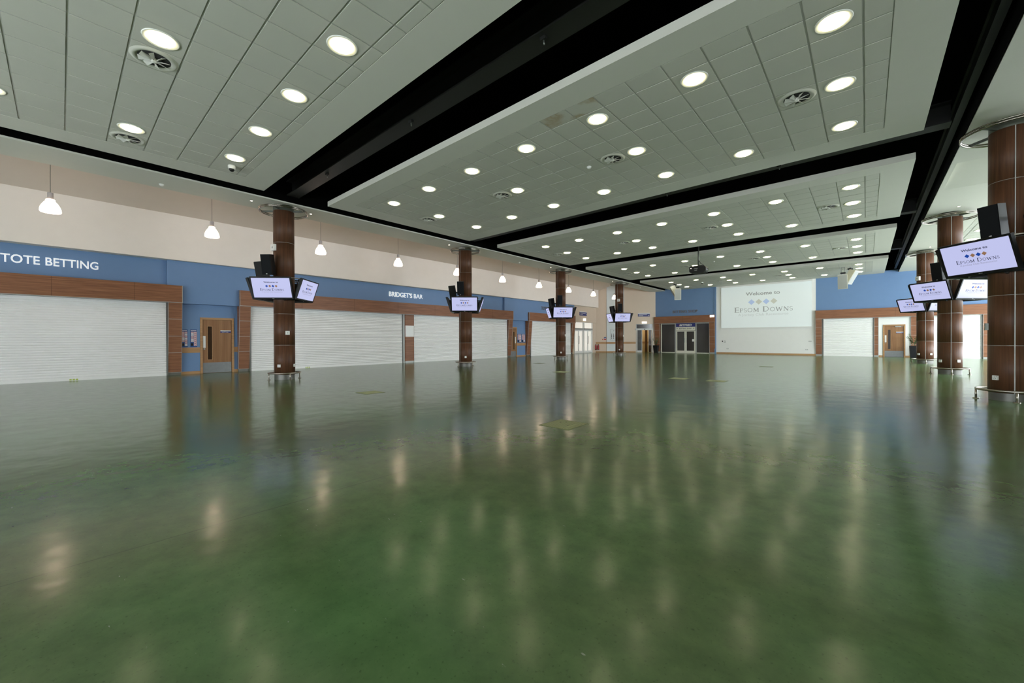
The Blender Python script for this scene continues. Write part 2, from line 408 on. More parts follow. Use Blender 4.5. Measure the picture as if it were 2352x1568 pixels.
# left bulkhead, sloping soffit and upper wall
mb = MB()
mb.box((-14.8, -9.0, ZC), (-13.53, YB, ZC + 0.04), M['plaster'])
mb.box((-14.8, -9.0, ZC + 0.04), (-14.72, YB, 7.5), M['pendant_glow'])
struct(mb.build('ceiling'), 'flat plaster bulkhead over the left-hand columns', 'ceiling')
mb = MB()
mb.prism([(-18.95, 5.45), (-14.8, 7.53), (-14.8, 7.65), (-18.95, 5.57)], -9.0, 37.0, 'y', M['pendant_glow'])
struct(mb.build('ceiling'), 'sloping soffit above the hanging pendant lamps', 'ceiling')
mb = MB(); mb.box((-18.95, -9.0, 4.12), (-18.4, 32.75, 5.73), M['white'])
struct(mb.build('wall_left'), 'white upper bulkhead above the blue fascia', 'wall')
# right bulkhead ceiling, with its shallow recess and tiled area
mb = MB(); P = M['plaster']
mb.box((1.56, -9.0, ZC), (9.9, 14.6, ZC + 0.3), P)
mb.box((1.56, 17.0, ZC), (2.95, YB, ZC + 0.3), P)
mb.prism([(14.6, ZC + 0.18), (15.2, ZC + 0.18), (17.0, ZC), (17.0, ZC + 0.35), (14.6, ZC + 0.35)], 1.66, 9.9, 'x', P)
mb.box((1.56, 14.6, ZC), (1.66, 17.0, ZC + 0.35), P)
mb.box((2.95, 17.0, ZC), (9.9, 18.0, ZC + 0.3), P); mb.box((9.2, 18.0, ZC), (9.9, YB, ZC + 0.3), P)
mb.box((2.95, 18.0, ZC + 0.012), (9.2, YB, ZC + 0.3), M['tbar'])
xs = [2.95, 3.12] + [3.12 + 0.5965*i for i in range(1, 11)] + [9.2]; ys = [18.0] + [18.25 + 0.59*i for i in range(0, 31)]
ys = [y for y in ys if y < YB] + [YB]
for a, b in zip(xs, xs[1:]):
    for c, d in zip(ys, ys[1:]):
        if b - a > 0.06 and d - c > 0.06: mb.box((a+.012, c+.012, ZC + 0.001), (b-.012, d-.012, ZC + 0.016), M['tile'])
struct(mb.build('ceiling'), 'plaster and tile ceiling over the right-hand columns', 'ceiling')

# black beams in the gaps
mb = MB()
def ibeam(mb, p, q, w=0.40, h=0.42, z=5.88):
    ax = 'x' if abs(q[0]-p[0]) > abs(q[1]-p[1]) else 'y'
    if ax == 'x':
        y = p[1]
        mb.box((p[0], y-w/2, z), (q[0], y+w/2, z+.03), M['beam']); mb.box((p[0], y-w/2, z+h), (q[0], y+w/2, z+h+.03), M['beam']); mb.box((p[0], y-.02, z+.03), (q[0], y+.02, z+h), M['beam'])
    else:
        x = p[0]
        mb.box((x-w/2, p[1], z), (x+w/2, q[1], z+.03), M['beam']); mb.box((x-w/2, p[1], z+h), (x+w/2, q[1], z+h+.03), M['beam']); mb.box((x-.02, p[1], z+.03), (x+.02, q[1], z+h), M['beam'])
words = ['nearest the camera', 'second from the camera', 'third from the camera', 'fourth, nearest the back wall']
for i, y in enumerate(COLY):
    y = (4.87, 12.50, 20.28, 28.08)[i]
    b = MB(); ibeam(b, (-13.5, y), (1.33, y), w=.36, z=5.75)
    o = b.build('ceiling_beam', origin=(-6, y, 5.75)); tag(o, 'black steel beam crossing the gap between rafts, ' + words[i], 'beam', 'black steel beams crossing the gaps')
b = MB(); ibeam(b, (1.40, -8.9), (1.40, 35.95), w=.11, h=.3, z=5.74)
tag(b.build('ceiling_beam', origin=(1.40, 10, 5.74)), 'long black steel beam running beside the right-hand columns', 'beam')

# left wall pieces
mb = MB(); B = M['blue']
mb.box((-19.1, -9.0, 3.10), (-18.75, 29.0, 4.14), B)
mb.box((-18.9, 2.52, 2.60), (-18.60, 5.3, 4.125), B); mb.box((-18.9, 20.22, 2.60), (-18.60, 29.0, 4.125), B)
mb.box((-19.1, 2.6, 0), (-18.85, 3.49, 2.62), B); mb.box((-19.1, 4.57, 0), (-18.85, 5.0, 2.62), B); mb.box((-19.1, 3.49, 2.12), (-18.85, 4.57, 2.62), B)
mb.box((-19.1, 20.7, 0), (-18.85, 20.74, 2.62), B); mb.box((-19.1, 21.78, 0), (-18.85, 22.9, 2.62), B); mb.box((-19.1, 20.74, 2.12), (-18.85, 21.78, 2.62), B)
struct(mb.build('wall_left'), 'blue painted wall behind the counters', 'wall')
mb = MB()
mb.box((-19.3, -9.0, 0), (-19.12, 29.0, 4.1), M['cream'])
mb.box((-19.1, 28.9, 2.80), (-18.62, 32.75, 4.12), M['cream']); mb.box((-18.8, 29.0, 2.72), (-18.55, 32.6, 3.15), M['cream'])
mb.box((-19.1, 32.2, 0), (-18.7, 32.75, 2.8), M['cream']); mb.box((-19.1, 28.9, 0), (-18.7, 29.1, 2.8), M['cream'])
mb.box((-19.3, 28.9, 0), (-19.12, 33.2, 6), M['cream'])
struct(mb.build('wall_left'), 'cream wall around the double doors', 'wall')
# oak dado rail + skirting between counters
def dado(nm, y0, y1, x=-18.85, z0=.79, z1=.99, d=.03):
    mb = MB(); mb.box((x, y0, z0), (x+d, y1, z1), M['oak']); return mb.build(nm)
for (y0, y1) in ((2.7, 3.485), (4.575, 5.0), (21.785, 22.9)):
    struct(dado('trim_1', y0, y1)); struct(dado('baseboard_left', y0, y1, z0=0, z1=.1, d=.025))

# ---- timber clad counter surrounds
ZJ = [0.10, 0.81, 1.41, 2.02, 2.62]
def px(z): return -18.73 + (z - 0.1) / (2.62 - 0.1) * 0.235
def side_surround(y0, y1, label, seams, w=0.38, mid=None, near=True, opening=None):
    o = ((y0+y1)/2); r = root('counter_surround', (-18.6, o, 0), label, 'wooden surround', 'walnut clad counter surrounds')
    og = (-18.6, o, 0)
    f = MB(); f.box((-18.9, y0, 2.62), (-18.46, y1, 3.22), M['walnut_h'])
    f.build('fascia', r, og)
    t = MB()
    for s in seams: t.box((-18.47, s-.004, 2.62), (-18.457, s+.004, 3.22), M['walnut_v'])
    t.box((-18.9, y0, 2.605), (-18.45, y1, 2.622), M['alu'])
    for y in (y0, y1): t.box((-18.48, y-.008, 2.6), (-18.452, y+.008, 3.222), M['alu'])
    t.build('trim', r, og)
    ps = [(y0, y0+w), (y1-w, y1)]
    if not near: ps = ps[1:]
    for a, b in ps:
        p = MB(); p.prism([(-18.9, .1), (px(.1), .1), (px(2.605), 2.605), (-18.9, 2.605)], a, b, 'y', M['walnut_h'])
        pl = p.build('pylon', r, og)
        p = MB(); p.box((-18.88, a+.01, 0), (px(.1)-.02, b-.01, .1), M['collar']); p.build('plinth', pl)
        p = MB()
        for z in ZJ[:4]: p.box((px(z)-.05, a-.002, z-.006), (px(z)+.003, b+.002, z+.006), M['alu'])
        for y in (a, b): p.prism([(px(.1)-.02, .1), (px(.1)+.006, .1), (px(2.605)+.006, 2.605), (px(2.605)-.02, 2.605)], y-.005, y+.005, 'y', M['alu'])
        p.build('trim', pl)
    # sub-parts were built in world space: shift
    for ch in [c for c in bpy.data.objects if c.parent and c.parent.parent is r]:
        ch.location = (18.6, -o, 0)
    if mid:
        a, b = mid
        p = MB()
        p.box((-18.75, a, .1), (-18.60, b, 2.605), M['walnut_h']); q = p.build('pylon', r, og)
        p = MB(); p.box((-18.602, a+.01, 1.41), (-18.592, b-.01, 2.01), M['whiteplastic']); q2 = p.build('white_panel', q); q2.location = (18.6, -o, 0)
        p = MB(); p.box((-18.74, a+.01, 0), (-18.62, b-.01, .1), M['alu']); p.box((-18.76, a-.09, 0), (-18.64, a, 2.605), M['alu']); q2 = p.build('guide_rail', q); q2.location = (18.6, -o, 0)
        p = MB(); p.box((-18.602, a, .805), (-18.594, b, .815), M['walnut_v']); q2 = p.build('trim', q); q2.location = (18.6, -o, 0)
    return r
side_surround(-8.6, 2.92, 'walnut surround of the TOTE BETTING counter nearest the camera', [-3.4, -0.18, 1.66], near=False)
side_surround(4.69, 20.99, "walnut surround of the long BRIDGET'S BAR counter with a middle post", [7.0, 9.4, 11.8, 14.2, 16.6, 18.9], mid=(12.31, 12.87))
side_surround(22.77, 28.97, 'walnut surround of the farthest counter on the left, beside the white double doors', [25.8])

def shutter(u0, u1, z1, label, ax='y', X=-18.70, pitch=0.0775, group='white roller shutters'):
    """roller shutter; runs along y at x=X (left wall) or along x at y=X (back wall)"""
    c = (u0+u1)/2; loc = (X, c, 0) if ax == 'y' else (c, X, 0)
    r = root('roller_shutter', loc, label, 'roller shutter', group)
    prof = [(0.0, 0.10)]; z = 0.10
    while z < z1 - pitch:
        prof += [(0.010, z + pitch*.12), (0.019, z + pitch*.35), (0.020, z + pitch*.6), (0.010, z + pitch*.85), (0.0, z + pitch*.92), (0.0, z + pitch)]
        z += pitch
    prof.append((0.0, z1))
    sg = 1 if ax == 'y' else -1
    front = [(X + sg*d, z) for d, z in prof]
    back = [(X - sg*.02, z1), (X - sg*.02, .10)]
    m = MB(); L = len(front)
    vs = []; fs = []
    for (d, z) in front:
        for u in (u0, u1): vs.append((d, u, z) if ax == 'y' else (u, d, z))
    for i in range(L-1): fs.append((2*i, 2*i+1, 2*i+3, 2*i+2))
    m.add(vs, fs, M['shutter'], True)
    m.build('curtain', r, loc)
    m = MB()
    lo, hi = (X - .02, X + .03) if ax == 'y' else (X - .03, X + .02)
    if ax == 'y': m.box((lo, u0, 0.0), (hi, u1, .10), M['shutter'])
    else: m.box((u0, lo, 0.0), (u1, hi, .10), M['shutter'])
    m.build('bottom_rail', r, loc)
    for u in (u0, u1):
        m = MB(); d = .05 if u == u0 else -.05
        if ax == 'y': m.box((X - .06, u, 0), (X + .035, u + d, z1), M['rail'])
        else: m.box((u, X - .035, 0), (u + d, X + .06, z1), M['rail'])
        m.build('guide_rail', r, loc)
    return r
shutter(-8.5, 2.54, 2.60, 'white roller shutter under the TOTE BETTING lettering nearest the camera')
shutter(5.07, 12.22, 2.60, "left one of the two white roller shutters under the BRIDGET'S BAR fascia")
shutter(12.87, 20.61, 2.60, "white roller shutter of the bar, right of the post with the white panel")
shutter(23.15, 28.59, 2.60, 'white roller shutter of the farthest counter on the left wall')
# lock tags
for (y, lab) in ((.26, 'tiny yellow-green lock tag at the foot of the nearest shutter'), (7.3, 'tiny yellow-green lock tag at the foot of the left bar shutter')):
    m = MB()
    for k in range(3): m.box((-18.668, y-.09+k*.07, .012), (-18.655, y-.045+k*.07, .055), M['yellowgreen'])
    m.box((-18.668, y-.09, .028), (-18.66, y+.095, .036), M['yellowgreen'])
    tag(m.build('lock_tag', origin=(-18.66, y, 0)), lab, 'tag')

# letters on the left fascia: local x -> +Y, local y -> +Z, normal +X
def TL(x, y, z): return Matrix(((0,0,1,x),(1,0,0,y),(0,1,0,z),(0,0,0,1)))
def TB(x, y, z): return Matrix(((1,0,0,x),(0,0,-1,y),(0,1,0,z),(0,0,0,1)))     # back wall facing -Y
m = MB(); T = TL(-18.75, -0.155, 3.56); put_text(m, 'TOTE', -0.62, 0, .74, .24, M['letter'], T, bold=.012, depth=.03); put_text(m, 'BETTING', .42, 0, 1.12, .24, M['letter'], T, bold=.012, depth=.03)
tag(m.build('wall_lettering', origin=(-18.75, -0.155, 3.56)), 'white raised letters TOTE BETTING on the blue fascia', 'lettering')
m = MB(); T = TL(-18.75, 12.5, 3.54); put_text(m, "BRIDGET'S", -.36, 0, 1.42, .24, M['letter'], T, bold=.012, depth=.03); put_text(m, 'BAR', .76, 0, .58, .24, M['letter'], T, bold=-.008, depth=.03)
tag(m.build('wall_lettering', origin=(-18.75, 12.5, 3.54)), "white raised letters BRIDGET'S BAR on the blue fascia", 'lettering')
m = MB(); T = TL(-18.60, 25.45, 3.50); put_text(m, 'TOTE BETTING', 0, 0, 2.15, .25, M['letterg'], T, bold=.01, depth=.03)
tag(m.build('wall_lettering', origin=(-18.60, 25.45, 3.5)), 'dull metal letters above the farthest left counter', 'lettering')

# ---- doors in oak frames
def oak_door(name, u0, u1, plane, ax, hinge_right, lab, sign=None, closer=False, flip=False):
    """u0..u1 overall width of the frame; plane = wall plane"""
    c = (u0+u1)/2; loc = (plane, c, 0) if ax == 'y' else (c, plane, 0)
    r = bpy.data.objects.new(name, None); C.objects.link(r); r.location = loc; struct(r, lab, 'door')
    if ax == 'y': T = Matrix(((0,0,1,0),(1,0,0,0),(0,1,0,0),(0,0,0,1)))
    else: T = Matrix(((1,0,0,0),(0,0,-1,0),(0,1,0,0),(0,0,0,1)))
    w = (u1-u0)/2; sx = -1 if flip else 1
    def bx(mb, a, b, mat): mb.box((a[0]*sx, a[1], a[2]), (b[0]*sx, b[1], b[2]), mat, T=T)
    m = MB(); bx(m, (-w, 0, -.1), (-w+.075, 2.12, .03), M['oak']); bx(m, (w-.075, 0, -.1), (w, 2.12, .03), M['oak']); bx(m, (-w+.075, 2.04, -.1), (w-.075, 2.12, .03), M['oak'])
    m.build('door_frame', r)
    lw = w - .08
    m = MB(); lx0, lx1 = -lw + 2*lw*.155, -lw + 2*lw*.335
    for a, b in (((-lw, .005), (lx0, 2.035)), ((lx1, .005), (lw, 2.035)), ((lx0, .005), (lx1, .50)), ((lx0, 1.80), (lx1, 2.035))):
        bx(m, (a[0], a[1], -.06), (b[0], b[1], -.01), M['door'])
    leaf = m.build('door_leaf', r)
    m = MB(); bx(m, (lx0, .50, -.045), (lx1, 1.80, -.035), M['darkglass'])
    m.build('vision_panel', leaf)
    m = MB()
    for a, b in (((lx0, .50), (lx0+.015, 1.8)), ((lx1-.015, .5), (lx1, 1.8)), ((lx0, .5), (lx1, .515)), ((lx0, 1.785), (lx1, 1.8))): bx(m, (a[0], a[1], -.035), (b[0], b[1], -.004), M['oak'])
    m.build('glazing_bead', leaf)
    m = MB(); bx(m, (-lw+.005, .01, -.01), (lw-.005, .40, -.005), M['kick']); m.build('kick_plate', leaf)
    m = MB(); bx(m, (-lw+.01, .97, -.01), (-lw+.09, 1.42, -.002), M['whiteplastic']); m.build('push_plate', leaf)
    m = MB(); m.lathe([(0, .012), (.028, .012), (.03, 0)], M['alu'], 16, T=T @ Matrix.Translation((sx*(-lw+.05), .92, -.01))); m.build('lock', leaf)
    if sign:
        m = MB(); bx(m, (.10, 1.545, -.01), (.44, 1.61, -.003), M['signblue']); bx(m, (.10, 1.605, -.0105), (.44, 1.64, -.0025), M['whiteplastic'])
        put_text(m, sign, .25*sx, 1.56, .22, .03, M['whiteplastic'], T @ Matrix.Translation((0, 0, -.002)))
        m.build('door_sign', leaf)
    if closer:
        m = MB(); bx(m, (.05, 1.95, -.01), (.34, 2.01, .04), M['alu']); bx(m, (.30, 1.99, .02), (.44, 2.0, .035), M['alu']); m.build('door_closer', leaf)
    return r
oak_door('door_1', 3.49, 4.57, -18.85, 'y', True, 'wooden staff door between the TOTE BETTING counter and the bar', sign='Staff Only')
oak_door('door_2', 20.74, 21.78, -18.85, 'y', False, 'wooden door half hidden behind the far end of the bar surround', flip=True)

# odds posters
def poster(y0, y1, z0, z1, lab, seed):
    rnd = random.Random(seed)
    loc = (-18.85, (y0+y1)/2, z0); r = root('odds_poster', loc, lab, 'poster', 'blue and pink odds posters'); h = z1-z0
    m = MB(); m.box((-18.85, y0, z0), (-18.838, y1, z1), M['posterblue']); m.build('backing', r, loc)
    m = MB(); mid = (y0+y1)/2
    for k, (a, b) in enumerate(((y0+.02, mid-.005), (mid+.005, y1-.01))):
        zb = z0 + h*(.30 if k == 0 else .07); zt = z1 - h*.12
        n = 7
        for j in range(n):
            za = zb + (zt-zb)*j/n; zc = zb + (zt-zb)*(j+1)/n - .004
            m.box((-18.838, a, za), (-18.834, b, zc), M['posterpink'] if rnd.random() < .7 else M['posterwhite'])
            m.box((-18.834, a+.02, za+.01), (-18.833, b-.03, za+.02), M['navy'])
    m.build('sheets', r, loc)
    m = MB(); m.box((-18.838, y0+.01, z1-h*.07), (-18.834, y1-.02, z1-h*.04), M['posterwhite']); m.build('header', r, loc)
    m = MB(); m.box((-18.838, y0+.015, z0+h*.08), (-18.835, mid-.02, z0+h*.22), M['plastic']); m.build('picture', r, loc)
poster(2.945, 3.12, 1.00, 1.66, 'odds poster beside the walnut post of the nearest counter', 1)
poster(3.20, 3.40, 1.00, 1.66, 'odds poster right beside the frame of the staff door', 2)
poster(21.86, 22.26, 1.02, 1.66, 'left odds poster by the half hidden far door', 3)
poster(22.32, 22.70, 1.02, 1.66, 'right odds poster by the half hidden far door', 4)

# white double doors on the left wall
def double_doors(y0, y1, lab, nm):
    loc = (-18.75, (y0+y1)/2, 0); r = bpy.data.objects.new(nm, None); C.objects.link(r); r.location = loc; struct(r, lab, 'door')
    A = M['whiteplastic']; m = MB()
    for y in (y0, y1-.07): m.box((-18.85, y, 0), (-18.68, y+.07, 2.78), A)
    m.box((-18.85, y0+.07, 2.70), (-18.68, y1-.07, 2.78), A); m.box((-18.85, y0, 2.06), (-18.66, y1, 2.20), M['alu'])
    m.build('door_frame', r, loc)
    m = MB(); m.box((-18.80, y0+.07, 2.20), (-18.78, y1-.07, 2.70), M['frost']); m.build('transom_pane', r, loc)
    ym = (y0+y1)/2
    for k, (a, b) in enumerate(((y0+.075, ym-.004), (ym+.004, y1-.075))):
        m = MB(); X0, X1 = -18.80, -18.74
        m.box((X0, a, .01), (X1, a+.08, 2.05), A); m.box((X0, b-.08, .01), (X1, b, 2.05), A); m.box((X0, a+.08, .01), (X1, b-.08, .22), A); m.box((X0, a+.08, 1.95), (X1, b-.08, 2.05), A)
        l = m.build('door_leaf', r, loc)
        m = MB(); m.box((X0+.025, a+.08, .22), (X0+.035, b-.08, 1.95), M['frost']); g = m.build('pane', l); g.location = (18.75, -(y0+y1)/2, 0)
        yy = b-.05 if k == 0 else a+.05
        m = MB(); m.tube([(X1, yy, .85), (X1+.06, yy, .85), (X1+.06, yy, 1.5), (X1, yy, 1.5)], .012, M['alu']); g = m.build('pull_handle', l); g.location = (18.75, -(y0+y1)/2, 0)
    return r
double_doors(29.15, 30.62, 'left pair of white glazed double doors beyond the farthest counter', 'door_3')
double_doors(30.68, 32.15, 'right pair of white glazed double doors near the room corner', 'door_4')

# ---- angled corner wall
P0 = Vector((-18.9, 32.65, 0)); P1 = Vector((-14.4, YB, 0)); dv = (P1-P0).normalized(); DL = (P1-P0).length
nrm = Vector((dv.y, -dv.x, 0))
TD = Matrix(((dv.x, 0, nrm.x, P0.x), (dv.y, 0, nrm.y, P0.y), (0, 1, 0, 0), (0, 0, 0, 1)))   # local x along wall, y up, z out
def dbox(m, a, b, mat): m.box(a, b, mat, T=TD)
def dist(px_, py_): return (Vector((px_, py_, 0)) - P0).dot(dv)
d0, d1 = 3.86, 5.36    # entrance opening
m = MB(); Cr = M['cream']
dbox(m, (-.3, 0, -.2), (1.22, 7.7, 0), Cr); dbox(m, (2.78, 0, -.2), (d0, 2.6, 0), Cr)
dbox(m, (2.78, 2.6, -.2), (DL+.3, 7.7, 0), Cr); dbox(m, (d1, 0, -.2), (DL+.02, 2.6, 0), Cr)
struct(m.build('wall_corner'), 'angled cream wall in the far left corner', 'wall')
m = MB(); dbox(m, (1.22, 0, -.2), (2.78, 7.7, .06), M['bluepale']); struct(m.build('wall_corner'), 'pale strip of the angled corner wall', 'wall')
m = MB(); dbox(m, (.05, .80, 0), (1.22, .98, .03), M['oak']); dbox(m, (1.22, .80, .06), (2.78, .98, .09), M['oak']); dbox(m, (2.78, .80, 0), (d0-.02, .98, .03), M['oak']); struct(m.build('trim_2'))
m = MB(); dbox(m, (.05, 0, 0), (1.22, .12, .02), M['oak']); dbox(m, (1.22, 0, .06), (2.78, .12, .08), M['oak']); dbox(m, (2.78, 0, 0), (d0-.02, .12, .02), M['oak']); struct(m.build('baseboard_corner'))
# automatic entrance
r = bpy.data.objects.new('door_5', None); C.objects.link(r); r.location = P0; struct(r, 'automatic glass sliding entrance in the angled wall', 'door')
def dpart(nm, parent, boxes, sub=False):
    m = MB()
    for a, b, mat in boxes: dbox(m, a, b, mat)
    return m.build(nm, parent, (0,0,0) if sub else tuple(P0))
A = M['alu']
fr = dpart('door_frame', r, [((d0, 0, -.1), (d0+.06, 2.6, .02), A), ((d1-.06, 0, -.1), (d1, 2.6, .02), A), ((d0-.06, 2.04, -.02), (d1+.02, 2.2, .10), A), ((d0+.06, 2.56, -.1), (d1-.06, 2.6, .02), A)])
dpart('transom_pane', r, [((d0+.06, 2.2, -.05), (d1-.06, 2.56, -.04), M['smoked'])])
lf = dpart('door_leaf', r, [((d0+.10, .02, -.07), (d0+.15, 2.04, -.02), A), ((d0+.52, .02, -.07), (d0+.57, 2.04, -.02), A), ((d0+.15, .02, -.07), (d0+.52, .18, -.02), A)])
dpart('glass_pane', lf, [((d0+.15, .18, -.05), (d0+.52, 2.04, -.04), M['smoked'])]).location = (0,0,0)
lf2 = dpart('door_leaf', r, [((d1-.14, .02, -.07), (d1-.10, 2.04, -.02), A), ((d1-.36, .02, -.07), (d1-.33, 2.04, -.02), A)])
dpart('glass_pane', lf2, [((d1-.33, .02, -.05), (d1-.14, 2.04, -.04), M['darkglass'])]).location = (0,0,0)
dpart('sensor', r, [((4.55, 2.09, .10), (4.67, 2.15, .13), M['plastic'])])
# lobby behind the entrance
m = MB(); Wm = M['warmroom']
dbox(m, (d0-.3, 0, -2.6), (d1+.9, 2.9, -2.5), Wm); dbox(m, (d0-.35, 0, -2.6), (d0-.3, 2.9, -.2), Wm); dbox(m, (d1+.9, 0, -2.6), (d1+.95, 2.9, -.2), Wm); dbox(m, (d0-.35, 2.9, -2.6), (d1+.95, 3.0, -.2), M['plaster'])
dbox(m, (d0-.35, -.12, -2.6), (d1+.95, -.001, -.2), M['floor']); dbox(m, (d0-.2, .8, -2.5), (d1+.9, .98, -2.47), M['oak'])
dbox(m, (4.95, 0, -1.2), (5.0, 2.1, -.5), M['walnut_v'])
struct(m.build('wall_lobby'), 'warm lit lobby walls behind the glass entrance', 'wall')
# lobby ceiling lamp
m = MB(); dbox(m, (4.6, 2.86, -1.7), (5.4, 2.90, -1.1), M['lobby']); tag(m.build('ceiling_light', origin=tuple(TD @ Vector((5.15, 2.88, -1.35)))), 'small square ceiling light inside the lobby behind the glass entrance', 'light')
def wall_sign(T, w, h, lab, loc, lines):
    r = root('direction_sign', loc, lab, 'sign'); Ti = Matrix.Translation(-Vector(loc)) @ T
    m = MB(); m.box((0, 0, 0), (w, h, .03), M['signblue'], T=Ti); m.build('panel', r)
    m = MB(); m.box((0, h, 0), (w, h+.06, .032), M['whiteplastic'], T=Ti); m.build('top_rail', r)
    m = MB()
    for (x0, x1, y) in lines:
        x = x0
        while x < x1:
            l = random.uniform(.04, .07); m.box((x, y, .03), (min(x+l, x1), y+.035, .033), M['whiteplastic'], T=Ti); x += l + .012
    a = w-.12; m.add([(a, h*.25, .034), (a+.08, h*.25+.04, .034), (a, h*.25+.08, .034)], [(0,1,2)], M['whiteplastic'], T=Ti)
    m.build('legend', r)
wall_sign(TD @ Matrix.Translation((4.05, 3.28, 0)), 1.05, .26, 'long navy direction sign above the glass entrance', tuple(TD @ Vector((4.05, 3.28, 0))), [(.06, .8, .15), (.06, .45, .06)])
wall_sign(TL(-18.62, 29.85, 3.30), 1.15, .30, 'navy direction sign on the cream wall above the double doors', (-18.62, 29.85, 3.30), [(.06, .95, .19), (.06, .5, .07)])
def exit_sign(T, loc, lab, w=.42, h=.16):
    r = root('exit_sign', loc, lab, 'exit sign'); Ti = Matrix.Translation(-Vector(loc)) @ T
    m = MB(); m.box((0, 0, 0), (w, h, .07), M['exit'], T=Ti); m.build('light_box', r)
    m = MB()
    for (a, b, c, d) in ((.10, .09, .15, .12), (.17, .08, .20, .13), (.22, .09, .28, .12), (.33, .05, .35, .14)): m.box((a, b, .07), (c, d, .073), M['exitgreen'], T=Ti)
    m.add([(.31, .07, .074), (.34, .03, .074), (.37, .07, .074)], [(0,1,2)], M['exitgreen'], T=Ti)
    m.build('pictogram', r)
exit_sign(TD @ Matrix.Translation((4.40, 2.66, 0)), tuple(TD @ Vector((4.40, 2.66, 0))), 'glowing exit sign above the glass entrance')
exit_sign(TL(-18.55, 30.35, 2.84), (-18.55, 30.35, 2.84), 'white exit sign above the double doors on the left wall', .34, .2)
# tall poster on the pale strip
r = root('framed_panel', tuple(TD @ Vector((1.55, 1.12, .06))), 'tall grey framed panel with three dark upright shapes beside the farthest left column', 'panel')
lc = tuple(TD @ Vector((1.55, 1.12, .06)))
m = MB(); dbox(m, (1.55, 1.12, .06), (2.15, 2.15, .09), M['alu']); dbox(m, (1.58, 1.15, .09), (2.12, 2.12, .093), M['bluepale']); m.build('board', r, lc)
m = MB()
for k in range(3):
    c = 1.66 + k*.19; m.add([(c-.012, 1.75, .095), (c+.012, 1.75, .095), (c+.03, 1.45, .095), (c+.012, 1.4, .095), (c+.03, 1.25, .095), (c-.03, 1.25, .095), (c-.012, 1.4, .095), (c-.03, 1.45, .095)], [(0,1,2,3,4,5,6,7)], M['plastic'], T=TD)
m.box((1.80, 1.98, .0935), (1.90, 2.02, .096), M['plastic'], T=TD)
m.build('artwork', r, lc)
# fire notices + extinguishers
def notice(x, y, w, h, mats, lab):
    lc = tuple(TD @ Vector((x, y, 0))); m = MB(); dbox(m, (x, y, 0), (x+w, y+h*.4, .01), mats[0]); dbox(m, (x, y+h*.4, 0), (x+w, y+h, .01), mats[1]); dbox(m, (x+w*.2, y+h*.45, .01), (x+w*.8, y+h*.7, .012), M['whiteplastic'])
    tag(m.build('fire_notice', origin=lc), lab, 'sign')
notice(.98, 1.16, .2, .26, (M['red'], M['posterblue']), 'blue and red fire action notice on the corner wall')
m = MB(); dbox(m, (.82, 1.16, 0), (.90, 1.24, .05), M['red']); tag(m.build('fire_call_point', origin=tuple(TD @ Vector((.86, 1.16, 0)))), 'small red fire call point beside the fire notice', 'alarm')
for k, (x, lab) in enumerate(((.22, 'left red fire extinguisher on the corner wall below the oak rail'), (.45, 'right red fire extinguisher on the corner wall below the oak rail'))):
    lc = tuple(TD @ Vector((x, .24, .12))); r = root('fire_extinguisher', lc, lab, 'fire extinguisher', 'red fire extinguishers in the corner')
    m = MB(); m.lathe([(0, 0), (.07, 0), (.08, .02), (.08, .36), (.06, .42), (.025, .45), (.025, .48), (0, .48)], M['red'], 20); m.build('cylinder', r)
    m = MB(); m.box((-.02, -.05, .48), (.02, .06, .53), M['plastic']); m.lathe([(.081, .0), (.081, .05)], M['plastic'], 20); m.build('valve', r)
    m = MB(); m.tube([(.0, -.05, .5), (.09, -.08, .46), (.12, -.08, .3), (.10, -.06, .12)], .012, M['plastic']); m.build('hose', r)

# ------------------------------------------------------------------ back wall
m = MB()
m.box((-14.45, YB, 3.2), (-9.35, YB+.3, 5.70), B)
m.box((-9.42, YB-.06, 0), (-9.30, YB+.3, 5.52), B)
m.box((-14.45, YB+.35, 0), (-9.3, YB+.5, 3.3), M['smoked'])
m.box((-2.72, YB, 3.2), (9.9, YB+.3, 5.85), B)
struct(m.build('wall_back'), 'blue upper back wall', 'wall')
m = MB(); m.box((-9.30, YB, 0), (-2.72, YB+.3, 5.70), M['backwhite'])
m.box((.6, YB+.2, 0), (2.1, YB+.3, 3.3), M['backwhite'])
m.box((.81, YB+.03, 2.12), (1.88, YB+.19, 2.66), M['backwhite']); m.box((.60, YB+.03, 0), (.81, YB+.19, 2.66), M['backwhite']); m.box((1.88, YB+.03, 0), (2.12, YB+.19, 2.66), M['backwhite'])
m.box((-2.72, YB+.15, 0), (.6, YB+.3, 3.3), M['white']); m.box((2.1, YB+.15, 0), (9.9, YB+.3, 3.3), M['white'])
struct(m.build('wall_back'), 'white part of the back wall behind the projection screen', 'wall')
m = MB(); m.box((-9.29, YB-.025, 0), (-2.73, YB, .12), M['oak']); struct(m.build('baseboard_back'))
m = MB(); m.box((.62, YB+.005, 0), (.80, YB+.03, .1), M['oak']); m.box((1.88, YB+.005, 0), (2.1, YB+.03, .1), M['oak']); struct(m.build('baseboard_back'))

